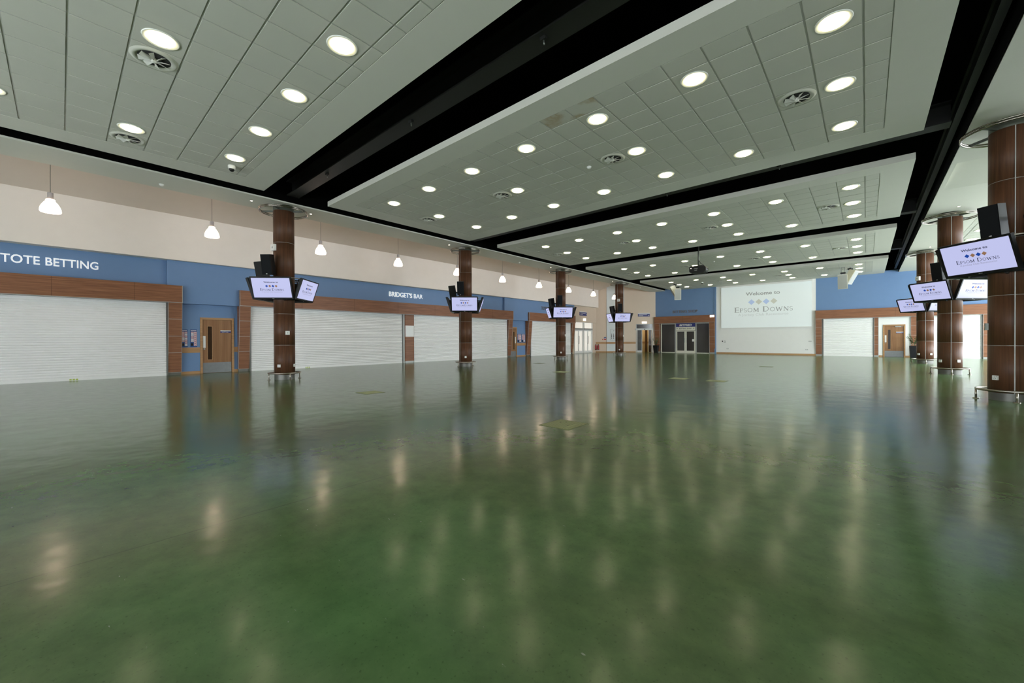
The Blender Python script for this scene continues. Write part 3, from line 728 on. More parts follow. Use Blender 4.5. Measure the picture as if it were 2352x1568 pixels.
def back_surround(x0, x1, pyl, label, seams):
    c = (x0+x1)/2; loc = (c, YB, 0); r = root('counter_surround', loc, label, 'wooden surround')
    m = MB(); m.box((x0, YB-.22, 2.62), (x1, YB+.02, 3.22), M['walnut_h']); m.build('fascia', r, loc)
    m = MB(); m.box((x0, YB-.225, 2.605), (x1, YB+.01, 2.622), A)
    for s in seams: m.box((s-.004, YB-.224, 2.622), (s+.004, YB-.219, 3.22), M['walnut_v'])
    m.build('trim', r, loc)
    for (a, b, lean) in pyl:
        m = MB(); sl = .16 if lean else .0
        m.prism([(YB+.1, .1), (YB-.04 if lean else YB-.02, .1), (YB-.20 if lean else YB-.02, 2.605), (YB+.1, 2.605)], a, b, 'x', M['walnut_h']); p = m.build('pylon', r, loc)
        m = MB(); m.box((a+.01, YB-.02, 0), (b-.01, YB+.1, .1), A)
        for z in ZJ[1:4]:
            y = YB-.02 - (.02 + (z-.1)/2.5*.16 if lean else 0); m.box((a-.002, y-.004, z-.006), (b+.002, y+.03, z+.006), A)
        for x in (a, b):
            if lean: m.prism([(YB-.02, .1), (YB-.046, .1), (YB-.206, 2.605), (YB-.18, 2.605)], x-.008, x+.008, 'x', A)
            else: m.box((x-.008, YB-.026, .1), (x+.008, YB, 2.605), A)
        q = m.build('trim', p); q.location = (-c, -YB, 0)
    return r
back_surround(-14.43, -9.37, [(-14.43, -13.98, True), (-9.80, -9.37, True)], 'walnut surround of the BETFRED betting shop on the back wall', [-11.9])
back_surround(-2.72, 9.8, [(-2.72, -2.36, True), (.39, .60, False), (2.12, 2.46, False), (5.14, 5.50, False)], 'long walnut surround right of the projection screen on the back wall', [1.4, 5.3])
shutter(-2.33, .38, 2.60, 'white roller shutter right of the projection screen on the back wall', 'x', YB+.02)
shutter(2.50, 5.10, 2.60, 'white roller shutter on the back wall seen behind the right-hand columns', 'x', YB+.02)
shutter(5.54, 9.6, 2.60, 'white roller shutter at the far right end of the back wall', 'x', YB+.02)
oak_door('door_6', .82, 1.88, YB+.03, 'x', True, 'wooden door in the white panel of the back wall', sign='Staff Only', closer=True)

# betting shop front
loc = (-11.8, YB+.05, 0); r = root('shop_front', loc, 'smoked glass front of the BETFRED betting shop with white framed double doors', 'shop front')
WF = M['creamplastic']
def bpart(nm, boxes, parent=r, sub=False):
    m = MB()
    for a, b, mat in boxes: m.box(a, b, mat)
    o = m.build(nm, parent, (0,0,0) if sub else loc)
    if sub: o.location = tuple(-v for v in loc)
    return o
y0, y1 = YB+.02, YB+.08
bpart('frame', [((-13.92, y0, 0), (-13.84, y1, 2.6), WF), ((-12.68, y0, 0), (-12.58, y1, 2.6), A), ((-10.95, y0, 0), (-10.85, y1, 2.6), A), ((-9.86, y0, 0), (-9.80, y1, 2.6), A), ((-13.84, y0+.004, 0), (-9.86, y1, .05), WF), ((-13.84, y0+.004, 2.52), (-9.86, y1, 2.6), A)])
bpart('glass_pane', [((-13.84, YB+.05, .05), (-12.68, YB+.06, 2.52), M['smoked'])])
bpart('glass_pane', [((-10.85, YB+.05, .05), (-9.86, YB+.06, 2.52), M['smoked'])])
for a, b in ((-12.57, -11.775), (-11.765, -10.96)):
    l = bpart('door_leaf', [((a, y0, .02), (a+.09, y1-.01, 1.92), WF), ((b-.09, y0, .02), (b, y1-.01, 1.92), WF), ((a+.09, y0, .02), (b-.09, y1-.01, .2), WF), ((a+.09, y0, 1.86), (b-.09, y1-.01, 1.92), WF)])
    bpart('glass_pane', [((a+.09, YB+.05, .2), (b-.09, YB+.06, 1.86), M['smoked'])], l, True)
    xx = b-.05 if a < -12 else a+.05
    bpart('pull_handle', [((xx-.012, y0-.05, .9), (xx+.012, y0-.03, 1.3), A)], l, True)
s = bpart('shop_sign', [((-12.56, YB-.03, 2.27), (-10.97, YB+.02, 2.58), M['signblue']), ((-12.56, YB-.02, 1.95), (-10.97, YB+.02, 2.27), WF)])
m = MB(); T = TB(-11.75, YB-.032, 2.34); put_text(m, 'BETFRED', 0, 0, 1.02, .16, M['whiteplastic'], T, bold=.03, shear=.2); m.box((-12.30, YB-.0315, 2.33), (-12.27, YB-.031, 2.50), M['red'])
T = TB(-11.77, YB-.022, 2.075); put_text(m, 'BETTING SHOP', 0, 0, 1.05, .10, M['plastic'], T, bold=.01)
for c in (-12.46, -11.07): m.add([(c-.06, YB-.023, 2.16), (c+.06, YB-.023, 2.16), (c, YB-.023, 2.10)], [(0,1,2)], M['plastic'])
q = m.build('sign_lettering', s); q.location = tuple(-v for v in loc)
bpart('notice', [((-11.22, YB+.02, 1.0), (-11.05, YB+.025, 1.2), M['whiteplastic'])])
m = MB(); T = TB(-11.8, YB, 3.50); put_text(m, 'BETTING SHOP', 0, 0, 2.1, .23, M['letterg'], T, bold=.01, depth=.03)
tag(m.build('wall_lettering', origin=(-11.8, YB, 3.5)), 'dull metal letters BETTING SHOP on the blue back wall', 'lettering')
m = MB(); m.box((-9.72, YB-.27, 3.02), (-9.40, YB-.221, 3.19), M['exit']); tag(m.build('exit_sign', origin=(-9.55, YB-.24, 3.02)), 'small lit exit sign on the right end of the betting shop fascia', 'exit sign')
# projection screen
loc = (-5.92, YB-.08, 2.1); r = root('projection_screen', loc, 'large white projection screen showing a welcome picture on the back wall', 'projection screen')
m = MB(); m.box((-8.90, YB-.09, 2.10), (-2.95, YB-.08, 5.38), M['projscreen']); sc = m.build('screen', r, loc)
m = MB(); m.box((-8.95, YB-.14, 5.38), (-2.90, YB-.001, 5.50), M['whiteplastic']); m.build('housing', r, loc)
m = MB(); m.box((-8.92, YB-.10, 2.075), (-2.93, YB-.07, 2.105), M['whiteplastic'])
m.build('bottom_bar', r, loc)
welcome(sc, 5.95, 3.28, TB(-6.0+5.92, -.012, 3.76-2.1), (M['ptext'], M['pblue'], M['pbronze'], M['psub']), .65)
# small fixtures on the white wall
for x, z, w, h, mat, nm, lab in ((-8.83, 1.02, .07, .10, 'plastic', 'wall_switch', 'small black wall switch left below the projection screen'), (-8.66, .98, .12, .18, 'greygrille', 'control_box', 'small grey control box left below the projection screen'),
                            (-8.45, .42, .14, .07, 'greygrille', 'power_socket', 'grey wall socket low on the left of the white back wall'), (-3.25, .42, .14, .07, 'greygrille', 'power_socket', 'grey wall socket low on the right of the white back wall'), (-3.05, 1.02, .16, .07, 'greygrille', 'data_outlet', 'small outlet plate right below the projection screen')):
    m = MB(); m.box((x-w/2, YB-.03, z-h/2), (x+w/2, YB, z+h/2), M[mat]); m.box((x-w/4, YB-.034, z-h/4), (x+w/4, YB-.03, z+h/4), M['whiteplastic'] if mat != 'plastic' else M['plastic']); tag(m.build(nm, origin=(x, YB-.01, z)), lab, 'wall fitting')

# potted plants
def plant(x, y, lab, seed, h=.75, top=1.5):
    rnd = random.Random(seed); r = root('potted_plant', (x, y, 0), lab, 'potted plant', None)
    m = MB(); a, b = .15, .20
    m.add([(-a,-a,0),(a,-a,0),(a,a,0),(-a,a,0),(-b,-b,h),(b,-b,h),(b,b,h),(-b,b,h),(-b+.02,-b+.02,h),(b-.02,-b+.02,h),(b-.02,b-.02,h),(-b+.02,b-.02,h)],
          [(0,3,2,1),(0,1,5,4),(1,2,6,5),(2,3,7,6),(3,0,4,7),(4,5,9,8),(5,6,10,9),(6,7,11,10),(7,4,8,11)], M['planter'])
    m.build('planter', r)
    m = MB(); m.add([(-b+.02,-b+.02,h-.03),(b-.02,-b+.02,h-.03),(b-.02,b-.02,h-.03),(-b+.02,b-.02,h-.03)], [(0,1,2,3)], M['soil']); m.build('soil', r)
    ms = MB(); ml = MB()
    for k in range(11):
        a = rnd.uniform(0, 2*PI); lean = rnd.uniform(.08, .34); H = rnd.uniform(.6, 1.0)*(top-h)
        pts = [Vector((math.cos(a)*(.04+lean*t*t), math.sin(a)*(.04+lean*t*t), h-.04 + H*t)) for t in [i/6 for i in range(7)]]
        ms.tube(pts, .009, M['stalk'] if k % 3 == 0 else M['leaf'], 5)
        for j in range(2, 7):
            p = pts[j]
            for sgn in (-1, 1):
                aa = a + sgn*rnd.uniform(.8, 1.6); L = rnd.uniform(.12, .2); d = Vector((math.cos(aa), math.sin(aa), rnd.uniform(.2, .8))).normalized()
                sd = d.cross(Vector((0,0,1))).normalized()*.028
                q = [p, p + d*L*.4 + sd, p + d*L + Vector((0,0,-.03)), p + d*L*.4 - sd]
                c = p + d*L*.45 + Vector((0,0,.012))
                ml.add([q[0], q[1], q[2], q[3], c], [(0,1,4),(1,2,4),(2,3,4),(3,0,4)], M['leaf'])
    ms.build('stems', r); ml.build('foliage', r)
plant(-14.1, 35.35, 'green plant in a tall black planter beside the glass entrance', 3, h=.66, top=1.38)
plant(2.22, 35.35, 'green plant in a tall black planter behind the farthest right-hand column', 5)

# ------------------------------------------------------------------ columns
CN = {('L',0): 'nearest left-hand column', ('L',1): 'second left-hand column', ('L',2): 'third left-hand column', ('L',3): 'farthest left-hand column',
      ('R',1): 'nearest right-hand column', ('R',2): 'middle right-hand column', ('R',3): 'farthest right-hand column'}
def ring_pts(R, z, n=48): return [(R*math.cos(2*PI*i/n), R*math.sin(2*PI*i/n), z) for i in range(n)]
def make_column(loc, lab):
    r = root('column', loc, lab, 'column', 'round walnut clad columns')
    zs = [.15, 1.09, 2.08, 3.2, 4.33, 5.35]
    for a, b in zip(zs, zs[1:]):
        for h0 in (-PI/2, PI/2):
            m = MB(); m.lathe([(.285, a+.004), (.30, a+.004), (.30, b-.004), (.285, b-.004)], M['walnut_v'], 24, a0=h0+.03, a1=h0+PI-.03, smooth=False)
            for k in range(len(m.sm)): m.sm[k] = (24 <= k < 48)
            m.build('cladding_panel', r)
    m = MB()
    for z in zs[1:-1]: m.lathe([(.29, z-.008), (.299, z-.008), (.299, z+.008), (.29, z+.008)], M['alu'], 40)
    for a in (-PI/2, PI/2): m.box((.285, -.007, .15), (.299, .007, 5.35), M['alu'], T=Matrix.Rotation(a, 4, 'Z'))
    m.build('joint_strip', r)
    m = MB(); m.lathe([(.284, .0), (.284, 5.5)], M['capsteel'], 32); m.build('core', r)
    m = MB(); m.lathe([(.287, 0), (.287, .15)], M['collar'], 40); m.build('base_collar', r)
    m = MB(); m.lathe([(.297, 5.35), (.297, 5.515), (0, 5.515)], M['capsteel'], 40); m.build('head_collar', r)
    m = MB()
    for z in (5.385, 5.34): m.tube(ring_pts(.68, z), .018, M['ring'], 8, closed=True)
    hr = m.build('halo_ring', r)
    for k in range(4):
        m = MB(); m.box((.28, -.012, 5.345), (.68, .012, 5.40), M['capsteel'], T=Matrix.Rotation(PI/4+PI/2*k, 4, 'Z')); m.build('bracket', hr)
    return r
def make_rail(loc, lab):
    r = root('foot_rail', loc, lab, 'rail', 'steel foot rails round the columns')
    m = MB(); m.tube(ring_pts(.455, .205), .021, M['steel'], 10, closed=True); m.build('hoop', r)
    for k in range(4):
        m = MB(); a = PI/2*k - PI/2 + .0; x, y = .455*math.cos(a), .455*math.sin(a)
        m.tube([(x, y, 0), (x, y, .2)], .018, M['steel'], 10); m.lathe([(0, .012), (.045, .012), (.05, 0)], M['steel'], 16, T=Matrix.Translation((x, y, 0))); m.build('post', r)
    return r
# frame that carries the screens
def make_cage(loc, lab):
    r = root('screen_mounting_frame', loc, lab, 'mounting frame', 'steel frames that carry the screens')
    for z, R in ((3.19, .60), (2.52, .55)):
        m = MB(); m.tube(ring_pts(R, z), .018, M['steel'] if z > 3 else M['plastic'], 8, closed=True); m.build('hoop', r)
    for k in range(4):
        m = MB(); a = PI/4 + PI/2*k
        for z, R in ((3.19, .60), (2.52, .55)): m.box((.29, -.015, z-.03), (R, .015, z+.01), M['plastic'], T=Matrix.Rotation(a+.5, 4, 'Z'))
        m.box((.50, -.012, 2.52), (.53, .012, 3.19), M['plastic'], T=Matrix.Rotation(a+.5, 4, 'Z'))
        m.build('bracket', r)
        m = MB(); m.box((.55, -.012, 2.52), (.57, .012, 3.19), M['plastic'], T=Matrix.Rotation(a-.3, 4, 'Z')); m.build('strut', r)
    return r
# television: local frame, screen facing +X, pivot at centre
TVW, TVH = 1.19, .685
def make_tv(loc, rz, lab, grp):
    r = root('television', loc, lab, 'television', grp, rz)
    tilt = Matrix.Rotation(math.atan2(.215, .65), 4, 'Y')     # lean: top outwards
    # local x = out, y = right.. build with x out
    m = MB(); w, h = TVW/2, TVH/2
    for a, b in (((-.07, -w, -h), (0, -w+.035, h)), ((-.07, w-.035, -h), (0, w, h)), ((-.07, -w+.035, h-.035), (0, w-.035, h)), ((-.07, -w+.035, -h), (0, w-.035, -h+.05)), ((-.10, -w+.02, -h+.02), (-.012, w-.02, h-.02)), ((-.16, -.25, -.2), (-.09, .25, .2))):
        m.box(a, b, M['plastic'], T=tilt)
    m.build('casing', r)
    m = MB(); m.add([(-.008, -w+.035, -h+.05), (-.008, w-.035, -h+.05), (-.008, w-.035, h-.035), (-.008, -w+.035, h-.035)], [(0,1,2,3)], M['screen'], T=tilt); sc = m.build('screen', r)
    T = tilt @ Matrix(((0,0,1,-.005),(1,0,0,0),(0,1,0,.0),(0,0,0,1)))
    welcome(sc, 1.12, .60, T, (M['navy'], M['dblue'], M['dbronze'], M['sgrey']), .62)
    m = MB(); m.box((0, -.03, -h+.018), (.002, .03, -h+.028), M['greygrille'], T=tilt); m.build('badge', r)
    return r
def make_speaker(loc, rz, lab, grp):
    r = root('loudspeaker', loc, lab, 'loudspeaker', grp, rz); tilt = Matrix.Rotation(.16, 4, 'Y')
    m = MB(); h = .31
    m.add([(-.16,-.09,-h),(.14,-.15,-h),(.14,.15,-h),(-.16,.09,-h),(-.16,-.09,h),(.14,-.15,h),(.14,.15,h),(-.16,.09,h)], [(0,3,2,1),(4,5,6,7),(0,1,5,4),(1,2,6,5),(2,3,7,6),(3,0,4,7)], M['plastic'], T=tilt); m.build('cabinet', r)
    m = MB(); m.box((.14, -.142, -h+.01), (.152, .142, h-.01), M['grille'], T=tilt); m.build('grille', r)
    m = MB(); m.box((.151, -.02, -h+.03), (.155, .02, -h+.045), M['whiteplastic'], T=tilt); m.build('badge', r)
    m = MB(); m.box((-.28, -.025, -.03), (-.14, .025, .03), M['plastic']); m.build('arm', r)
    return r
c0 = make_column((CXL, COLY[0], 0), 'x'); rail0 = make_rail((CXL, COLY[0], 0), 'x'); cage0 = make_cage((CXL, COLY[0], 0), 'x')
tv0 = make_tv((0,0,0), 0, 'x', None); sp0 = make_speaker((0,0,0), 0, 'x', None)
FIRST = [True]
FACE = {-45: 'facing the open floor and the camera side', 45: 'facing the open floor towards the back wall', -135: 'facing the left wall and the camera side', 135: 'turned to the back and left walls'}
FACER = {-45: 'facing the windows side and the camera', 45: 'turned away to the back right', -135: 'facing the open floor and the camera', 135: 'facing the open floor towards the back wall'}
cols = [('L', i, CXL, COLY[i]) for i in range(4)] + [('R', i, CXR, COLY[i]) for i in (1, 2, 3)]
for side, i, cx, cy in cols:
    nm = CN[(side, i)]
    labs = ('round walnut column, ' + nm, 'low steel hoop rail round the foot of the ' + nm, 'hoop frame behind the screens on the ' + nm)
    if FIRST[0]:
        for o, l in zip((c0, rail0, cage0), labs): o['label'] = l
    else:
        dup(c0, (cx, cy, 0), labs[0]); dup(rail0, (cx, cy, 0), labs[1]); dup(cage0, (cx, cy, 0), labs[2])
    if side == 'L' or True:
        for ang in (-45, 45, -135, 135):
            if side == 'L' and ang == 135: pass
            a = math.radians(ang); R = (.857+.642)/2
            loc = (cx + R*math.cos(a), cy + R*math.sin(a), (3.15+2.50)/2)
            lab = 'flat screen on the %s, %s' % (nm, (FACE if side == 'L' else FACER)[ang])
            grp = 'welcome screens on the columns'
            if FIRST[0] and ang == -45:
                tv0.location = loc; tv0.rotation_euler = (0,0,a); tv0['label'] = lab; tv0['group'] = grp
            else: dup(tv0, loc, lab, grp, a)
    for k, (pa, fa, w) in enumerate(((-61, -50, 'right-hand'), (-119, -130, 'left-hand'))):
        a = math.radians(pa); loc = (cx + .60*math.cos(a), cy + .60*math.sin(a), 3.56 if k == 0 else (3.41 if side == 'L' else 3.50))
        lab = '%s black loudspeaker above the screens on the %s' % (w, nm); grp = 'black loudspeakers on the columns'
        if FIRST[0] and k == 0:
            sp0.location = loc; sp0.rotation_euler = (0,0,math.radians(fa)); sp0['label'] = lab; sp0['group'] = grp
        else: dup(sp0, loc, lab, grp, math.radians(fa))
    FIRST[0] = False

# sockets and boxes on the columns
def fitting(nm, cx, cy, ang, z, w, h, lab, cat, d=.022, grp=None, mat='whiteplastic'):
    r = root(nm, (cx + .30*math.cos(math.radians(ang)), cy + .30*math.sin(math.radians(ang)), z), lab, cat, grp, math.radians(ang))
    m = MB(); m.box((-.012, -w/2, -h/2), (d, w/2, h/2), M[mat]); m.build('plate', r)
    m = MB()
    if cat == 'socket':
        for a, b in ((0, .014), (-.013, -.012), (.013, -.012)): m.box((d, a-.004, b-.006), (d+.001, a+.004, b+.006), M['plastic'])
        m.box((d, .022, .018), (d+.004, .036, .034), M['greygrille'])
    else: m.lathe([(0, .002), (w*.18, .002), (w*.18, 0)], M['greygrille'], 16, T=Matrix.Translation((d, 0, 0)) @ Matrix.Rotation(PI/2, 4, 'Y'))
    m.build('face_detail', r)
    return r
for side, i, cx, cy in cols:
    nm = CN[(side, i)]; ca = math.degrees(math.atan2(-cy, -cx))
    if side == 'L':
        off = {0: -30, 1: 0, 2: 3, 3: 0}[i]
        fitting('power_socket', cx, cy, ca + off, .44, .088, .088, 'white socket low on the ' + nm, 'socket', grp='sockets on the columns')
    else: fitting('power_socket', cx, cy, ca - (38 if i == 1 else 45), .45, .088, .088, 'left socket low on the ' + nm, 'socket', grp='sockets on the columns')
fitting('power_socket', CXL, COLY[0], ca_ := -19 + 62, .44, .088, .088, 'second socket round the right side of the nearest left-hand column', 'socket')
fitting('power_socket', CXR, COLY[2], -96 + 42, .46, .088, .088, 'right socket low on the middle right-hand column', 'socket')
fitting('power_socket', CXR, COLY[3], -94 + 42, .46, .088, .088, 'right socket low on the farthest right-hand column', 'socket')
fitting('wall_switch', CXL, COLY[0], -19 + 16, 1.48, .12, .12, 'square white switch plate at chest height on the nearest left-hand column', 'switch')
fitting('wall_switch', CXL, COLY[2], -55 + 62, 1.48, .1, .12, 'white switch at chest height on the third left-hand column', 'switch')
fitting('wall_switch', CXL, COLY[3], -63 + 70, 1.48, .1, .12, 'white switch at chest height on the farthest left-hand column', 'switch')
fitting('access_point', CXL, COLY[0], -19 - 62, 4.16, .2, .2, 'white wireless box high on the nearest left-hand column', 'wireless box', d=.06)
fitting('access_point', CXL, COLY[3], -63 - 10, 4.15, .2, .2, 'white wireless box high on the farthest left-hand column', 'wireless box', d=.06)
fitting('access_point', CXR, COLY[3], -94 - 50, 4.15, .2, .2, 'white wireless box high on the farthest right-hand column', 'wireless box', d=.06)
fitting('wall_switch', CXR, COLY[1], -100 - 78, 1.47, .08, .14, 'grey switch box on the left edge of the nearest right-hand column', 'switch', d=.04, mat='capsteel')

# ------------------------------------------------------------------ ceiling fittings
def make_downlight(loc, lab):
    r = root('downlight', loc, lab, 'ceiling light', 'round downlights in the ceiling rafts')
    m = MB(); m.lathe([(.135, -.002), (.17, -.004), (.198, -.012), (.206, -.011), (.210, 0)], M['reflector'], 32); m.build('trim_ring', r)
    m = MB(); m.lathe([(0, -.036), (.08, -.034), (.13, -.028), (.147, -.018), (.150, -.002)], M['disc'], 28); m.build('lens', r)  # dropped dome and white ring shaped to imitate bloom round the lamp
    return r
ordx = ['first', 'second', 'third', 'fourth', 'fifth', 'sixth', 'seventh']
dl0 = None
for k, (y0, y1, g0, g1, base) in enumerate(RAFTS):
    for row in range(3):
        for i in range(7):
            if row == 1 and i % 2: continue
            x = -.337 - .5965*3*i; y = base + 1.77*row
            if k == 0 and (row == 0 and i < 6 or row == 1 and i < 4 or row == 2 and i < 3): continue   # above and behind the frame
            n = ordx[6-i] if row != 1 else ordx[3-i//2]
            lab = 'round downlight in %s, %s row, %s from the left' % (RN[k], ('near', 'middle', 'far')[row], n)
            if dl0 is None: dl0 = make_downlight((x, y, ZC+.001), lab)
            else: dup(dl0, (x, y, ZC+.001), lab)
for (x, y, lab) in ((3.42, 24.3, 'near one of two downlights behind the nearest right-hand column'), (3.42, 26.3, 'far one of two downlights behind the nearest right-hand column')):
    dup(dl0, (x, y, ZC+.001), lab, 'round downlights in the right-hand ceiling')
def make_vent(loc, lab):
    r = root('swirl_air_vent', loc, lab, 'air vent', 'round swirl vents in the ceiling rafts')
    m = MB(); m.lathe([(.195, -.003), (.215, -.016), (.240, -.022), (.262, -.018), (.285, 0)], M['tile'], 36); m.build('flange', r)
    m = MB(); m.lathe([(0, -.003), (.198, -.003), (.198, 0)], M['throat_shade'], 32, smooth=False); m.build('throat_shade', r)  # flat dark disc painted in place of a shaded cavity
    m = MB(); m.lathe([(0, -.060), (.022, -.058), (.040, -.045), (.040, -.004)], M['ventwhite'], 20); m.build('hub', r)
    for k in range(8):
        a = 2*PI*k/8 + 1.1; T = Matrix.Rotation(a, 4, 'Z')
        m = MB(); s = 1
        m.add([(.03, 0, -.045), (.19, 0, -.045), (.182, .062, -.010), (.035, .018, -.010), (.03, 0, -.042), (.19, 0, -.042), (.182, .062, -.007), (.035, .018, -.007)],
              [(0,1,2,3),(7,6,5,4),(0,4,5,1),(1,5,6,2),(2,6,7,3),(3,7,4,0)], M['ventwhite'], T=T); m.build('blade', r)
    return r
v0 = None
for k, (y0, y1, g0, g1, base) in enumerate(RAFTS):
    for i in range(4):
        if k == 0 and i < 2: continue
        x = -.337 - .5965 - .5965*6*i; y = base + 1.77
        lab = 'swirl air vent in %s, %s from the left' % (RN[k], ordx[3-i])
        if v0 is None: v0 = make_vent((x, y, ZC+.001), lab)
        else: dup(v0, (x, y, ZC+.001), lab)
# small spots by the column heads
def make_spot(loc, lab):
    r = root('spotlight', loc, lab, 'spotlight', 'small recessed spots by the column heads')
    m = MB(); m.lathe([(.032, -.003), (.045, -.008), (.055, 0)], M['alu'], 18); m.build('trim_ring', r)
    m = MB(); m.lathe([(0, -.004), (.032, -.003)], M['spot'], 18, smooth=False); m.build('lens', r)
    return r
s0 = None
for side, i, cx, cy in cols:
    for dy, w in ((-.87, 'in front of'), (.88, 'beyond')):
        lab = 'tiny bright spotlight in the bulkhead %s the %s' % (w, CN[(side, i)]); loc = (cx-.1 if side == 'L' else cx+.1, cy+dy, ZC)
        if s0 is None: s0 = make_spot(loc, lab)
        else: dup(s0, loc, lab)
# smoke detectors, camera domes, clamps
def detector(x, y, lab, grp=None):
    r = root('smoke_detector', (x, y, ZC), lab, 'smoke detector', grp)
    m = MB(); m.lathe([(.055, 0), (.055, -.018), (.045, -.022)], M['whiteplastic'], 20); m.build('base', r)
    m = MB(); m.lathe([(.042, -.022), (.042, -.035), (.03, -.05), (0, -.052)], M['whiteplastic'], 20); m.build('sensor_head', r)
detector(-14.42, 1.85, 'smoke detector on the left bulkhead nearest the camera')
detector(-14.42, 16.9, 'smoke detector on the left bulkhead between the second and third columns')
detector(-5.15, 8.72, 'smoke detector in the second ceiling raft')
detector(-6.3, 23.95, 'smoke detector in the fourth ceiling raft')
detector(-14.1, 32.0, 'smoke detector on the left bulkhead beyond the farthest column')
def dome(x, y, lab):
    r = root('camera_dome', (x, y, ZC), lab, 'security camera')
    m = MB(); m.lathe([(.075, 0), (.08, -.02), (.075, -.07), (.06, -.085)], M['whiteplastic'], 24); m.build('housing', r)
    m = MB(); m.lathe([(.058, -.08), (.055, -.11), (.035, -.14), (0, -.15)], M['plastic'], 24); m.build('dome_lens', r)
dome(-11.62, 2.80, 'white security camera dome at the corner of the nearest ceiling raft')
dome(-9.3, 32.2, 'dark security camera dome in the raft against the back wall')
def clamp(x, y, lab, z=5.75):
    r = root('beam_clamp', (x, y, z), lab, 'clamp', 'black clamps under the beams')
    m = MB(); m.box((-.05, -.03, -.05), (.05, .03, 0), M['beam']); m.build('jaw', r)
    m = MB(); m.tube([(0, 0, -.05), (.01, 0, -.12)], .012, M['capsteel'], 8); m.build('bolt', r)
for x, y, lab in ((-10.9, 4.80, 'black clamp under the nearest beam, left one'), (-7.0, 4.80, 'black clamp under the nearest beam, middle one'), (-3.6, 4.80, 'black clamp under the nearest beam, right one'),
                  (-4.6, 12.40, 'black clamp under the second beam, left one'), (-1.7, 12.40, 'black clamp under the second beam, right one')): clamp(x, y, lab)

# pendants
def make_pendant(loc, lab):
    r = root('pendant_lamp', loc, lab, 'pendant lamp', 'glowing white pendant lamps along the left wall')
    m = MB(); m.lathe([(.185, 0), (.20, .02), (.198, .07), (.185, .13), (.155, .20), (.115, .265), (.092, .29), (.088, .335), (.07, .35), (.05, .355)], M['shade'], 32)
    m.lathe([(0, .02), (.185, 0)], M['shade'], 32)
    m.build('lamp_shade', r)
    m = MB(); m.lathe([(.0, .35), (.056, .35), (.056, .52), (.0, .52)], M['holder'], 24, smooth=False); m.build('lamp_holder', r)
    return r
PX = -16.3; p0 = None; zt = 5.45 + (PX+18.95)*(2.08/4.15)
cm = MB(); cm.tube([(0, 0, .52), (.008, 0, .8), (-.008, .004, 1.3), (0, 0, zt-4.68)], .006, M['capsteel'], 6)
PY = [-.16, 3.36, 6.90, 10.43, 14.02, 17.55, 21.12, 24.65, 28.2, 31.75]
for i, y in enumerate(PY):
    lab = 'glowing white pendant lamp along the left wall, ' + ('nearest the camera' if i == 0 else '%s from the camera' % (ordx + ['eighth', 'ninth'])[i] if i < 9 else 'farthest from the camera')
    if p0 is None:
        p0 = make_pendant((PX, y, 4.68), lab); cm.build('cord', p0)
    else: dup(p0, (PX, y, 4.68), lab)

# projector on its pole
r = root('projector', (-6.03, 20.34, 4.38), 'black projector hanging on a pole between the third and fourth rafts', 'projector')
T = Matrix.Rotation(-.0, 4, 'Z'); m = MB()
prof = [(-.36, .10), (-.33, .04), (-.22, .0), (.24, .0), (.33, .04), (.37, .10), (.37, .24), (.32, .31), (.22, .34), (-.28, .34), (-.36, .30)]
m.prism(prof, -.24, .26, 'y', M['plastic']); m.build('body', r)
m = MB(); m.lathe([(.0, .0), (.075, .0), (.095, .03), (.095, -.04)], M['greygrille'], 24, T=Matrix.Translation((.20, .28, .17)) @ Matrix.Rotation(-PI/2, 4, 'X')); m.build('lens', r)
m = MB(); m.lathe([(.0, .035), (.05, .03), (.085, .0)], M['smoked'], 24, T=Matrix.Translation((.375, -.02, .17)) @ Matrix.Rotation(PI/2, 4, 'Y')); m.lathe([(.085, 0), (.10, -.01), (.10, -.03)], M['greygrille'], 24, T=Matrix.Translation((.385, -.02, .17)) @ Matrix.Rotation(PI/2, 4, 'Y')); m.build('side_cap', r)
m = MB(); m.box((-.14, -.243, .19), (.02, -.24, .215), M['greygrille']); m.box((-.12, -.243, .12), (0, -.24, .14), M['greygrille']); m.box((-.29, -.244, .22), (-.265, -.24, .245), M['spot']); m.build('control_panel', r)
m = MB(); m.tube([(0, .0, .34), (0, .0, 1.36)], .024, M['capsteel'], 12); m.box((-.09, -.09, .34), (.09, .09, .37), M['plastic']); m.tube([(-.035, 0, .34), (-.035, 0, 1.36)], .008, M['plastic'], 6); m.box((-.12, -.1, 1.35), (.12, .1, 1.37), M['plastic']); m.build('pole', r)
m = MB(); m.tube([(.03, 0, .60), (.09, 0, .46), (.2, .02, .40), (.27, .03, .30)], .01, M['plastic'], 6); m.build('cable', r)

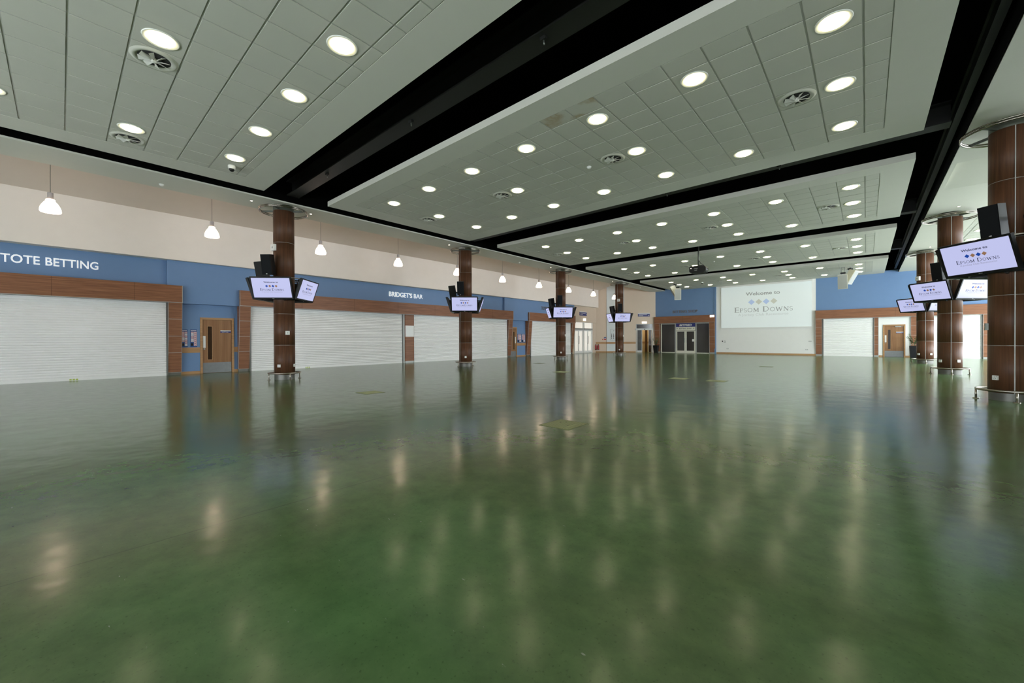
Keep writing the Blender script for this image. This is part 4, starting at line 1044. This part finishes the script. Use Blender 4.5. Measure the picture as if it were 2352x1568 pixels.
# cream loudspeakers hung from the last raft
def hung(x, y, rz, lab, grp='cream loudspeakers hung from the last raft', tilt=.12, pole=True, z=4.64):
    r = root('hanging_loudspeaker', (x, y, z), lab, 'loudspeaker', grp, rz); T = Matrix.Rotation(tilt, 4, 'Y'); h = .43
    m = MB(); m.add([(-.36,-.13,-h*.9),(0,-.235,-h),(0,.235,-h),(-.36,.13,-h*.9),(-.36,-.13,h*.9),(0,-.235,h),(0,.235,h),(-.36,.13,h*.9)], [(0,3,2,1),(4,5,6,7),(0,1,5,4),(1,2,6,5),(2,3,7,6),(3,0,4,7)], M['creamplastic'], T=T); m.build('cabinet', r)
    m = MB(); m.box((0, -.205, -h+.03), (.012, .205, h-.03), M['greygrille'], T=T); m.build('grille', r)
    m = MB(); m.box((-.25, -.12, .50), (-.08, .12, .58), M['plastic']); m.tube([(-.16, -.07, .36), (-.16, -.07, ZC-z)], .014, M['alu'], 8); m.tube([(-.16, .07, .36), (-.16, .07, ZC-z)], .014, M['alu'], 8); m.box((-.22, -.1, ZC-z-.012), (-.1, .1, ZC-z), M['alu']); m.build('hanging_bracket', r)
hung(-1.07, 31.3, math.radians(-95), 'cream loudspeaker facing the camera, hung right of the projection screen')
hung(-.58, 31.45, math.radians(-25), 'cream loudspeaker turned sideways, hung right of the projection screen', z=4.86, tilt=.5)
hung(-10.79, 31.3, math.radians(-68), 'cream loudspeaker facing the camera, hung in front of the betting shop')
hung(-11.25, 31.45, math.radians(-150), 'cream loudspeaker turned sideways, hung in front of the betting shop', z=4.86, tilt=.5)

# floor hatches
def hatch(cx, cy, w, h, lab, bars=True):
    r = root('floor_hatch', (cx, cy, 0), lab, 'floor hatch', 'green metal hatches in the floor')
    m = MB(); m.box((-w/2, -h/2, 0), (w/2, h/2, .003), M['hatch']); m.build('cover_plate', r)
    if bars:
        m = MB(); n = 14
        for i in range(n):
            x = -w/2 + .02 + (w-.04)*(i+.2)/n; m.box((x, -h/2+.02, .003), (x+(w-.04)/n*.45, h/2-.02, .005), M['hatchbar'])
        q = m.build('tread_bars', r)
        m = MB()
        for (a, b) in ((-.12, .08), (-.06, .14), (.1, -.05)): m.lathe([(0, .0055), (.015, .0055)], M['plastic'], 10, T=Matrix.Translation((a, b, 0)))
        m.box((.12, -.16, .005), (.14, .12, .008), M['hatchbar']); m.build('lifting_handle', r)
hatch(-3.31, 4.88, .52, .55, 'large ribbed green floor hatch in the middle of the open floor')
hatch(-8.8, 4.86, .48, .50, 'green floor hatch on the left in line with the ribbed one')
hatch(-4.39, 12.85, .5, .5, 'green floor hatch farther back, left one of the near pair')
hatch(-3.29, 12.8, .5, .5, 'green floor hatch farther back, right one of the near pair')
hatch(-8.67, 12.62, .5, .5, 'green floor hatch in front of the third left-hand column')
hatch(-3.29, 20.57, .5, .5, 'green floor hatch in front of the projection screen', False)
hatch(-12.69, 16.46, .5, .5, 'dark floor hatch near the third left-hand column', False)

# ------------------------------------------------------------------ right-hand and front window walls (mostly out of view)
m = MB(); W = M['white']
m.box((9.9, -9.0, 0), (10.1, 15.0, 5.9), W)
m.box((9.9, 15.0, 0), (10.1, YB+.3, .1), W); m.box((9.9, 15.0, 5.2), (10.1, YB+.3, 5.9), W)
y = 15.0
while y < YB: m.box((9.9, y, .1), (10.1, y+.10, 5.2), W); y += 2.5
m.box((9.93, 15.0, 2.3), (10.07, YB, 2.36), W)
struct(m.build('wall_right'), 'window wall on the right side of the hall', 'wall')
m = MB()
m.box((-19.3, -9.2, 0), (-13.5, -9.0, 7.6), M['cream']); m.box((-13.5, -9.2, 2.6), (10.1, -9.0, 5.9), W); m.box((-13.5, -9.2, 0), (10.1, -9.0, .1), W)
x = -13.5
while x < 10.1: m.box((x, -9.2, .1), (x+.15, -9.0, 2.6), W); x += 2.95
struct(m.build('wall_front'), 'glazed wall behind the camera', 'wall')

# ------------------------------------------------------------------ world, view
w = bpy.data.worlds.new('daylight'); S.world = w; w.use_nodes = True
bg = w.node_tree.nodes['Background']; bg.inputs['Color'].default_value = (0.86, 0.94, 1.0, 1); bg.inputs['Strength'].default_value = 11.5
S.view_settings.view_transform = 'Standard'; S.view_settings.look = 'None'; S.view_settings.gamma = 1.0
S.view_settings.use_curve_mapping = False; S.view_settings.exposure = 0.06
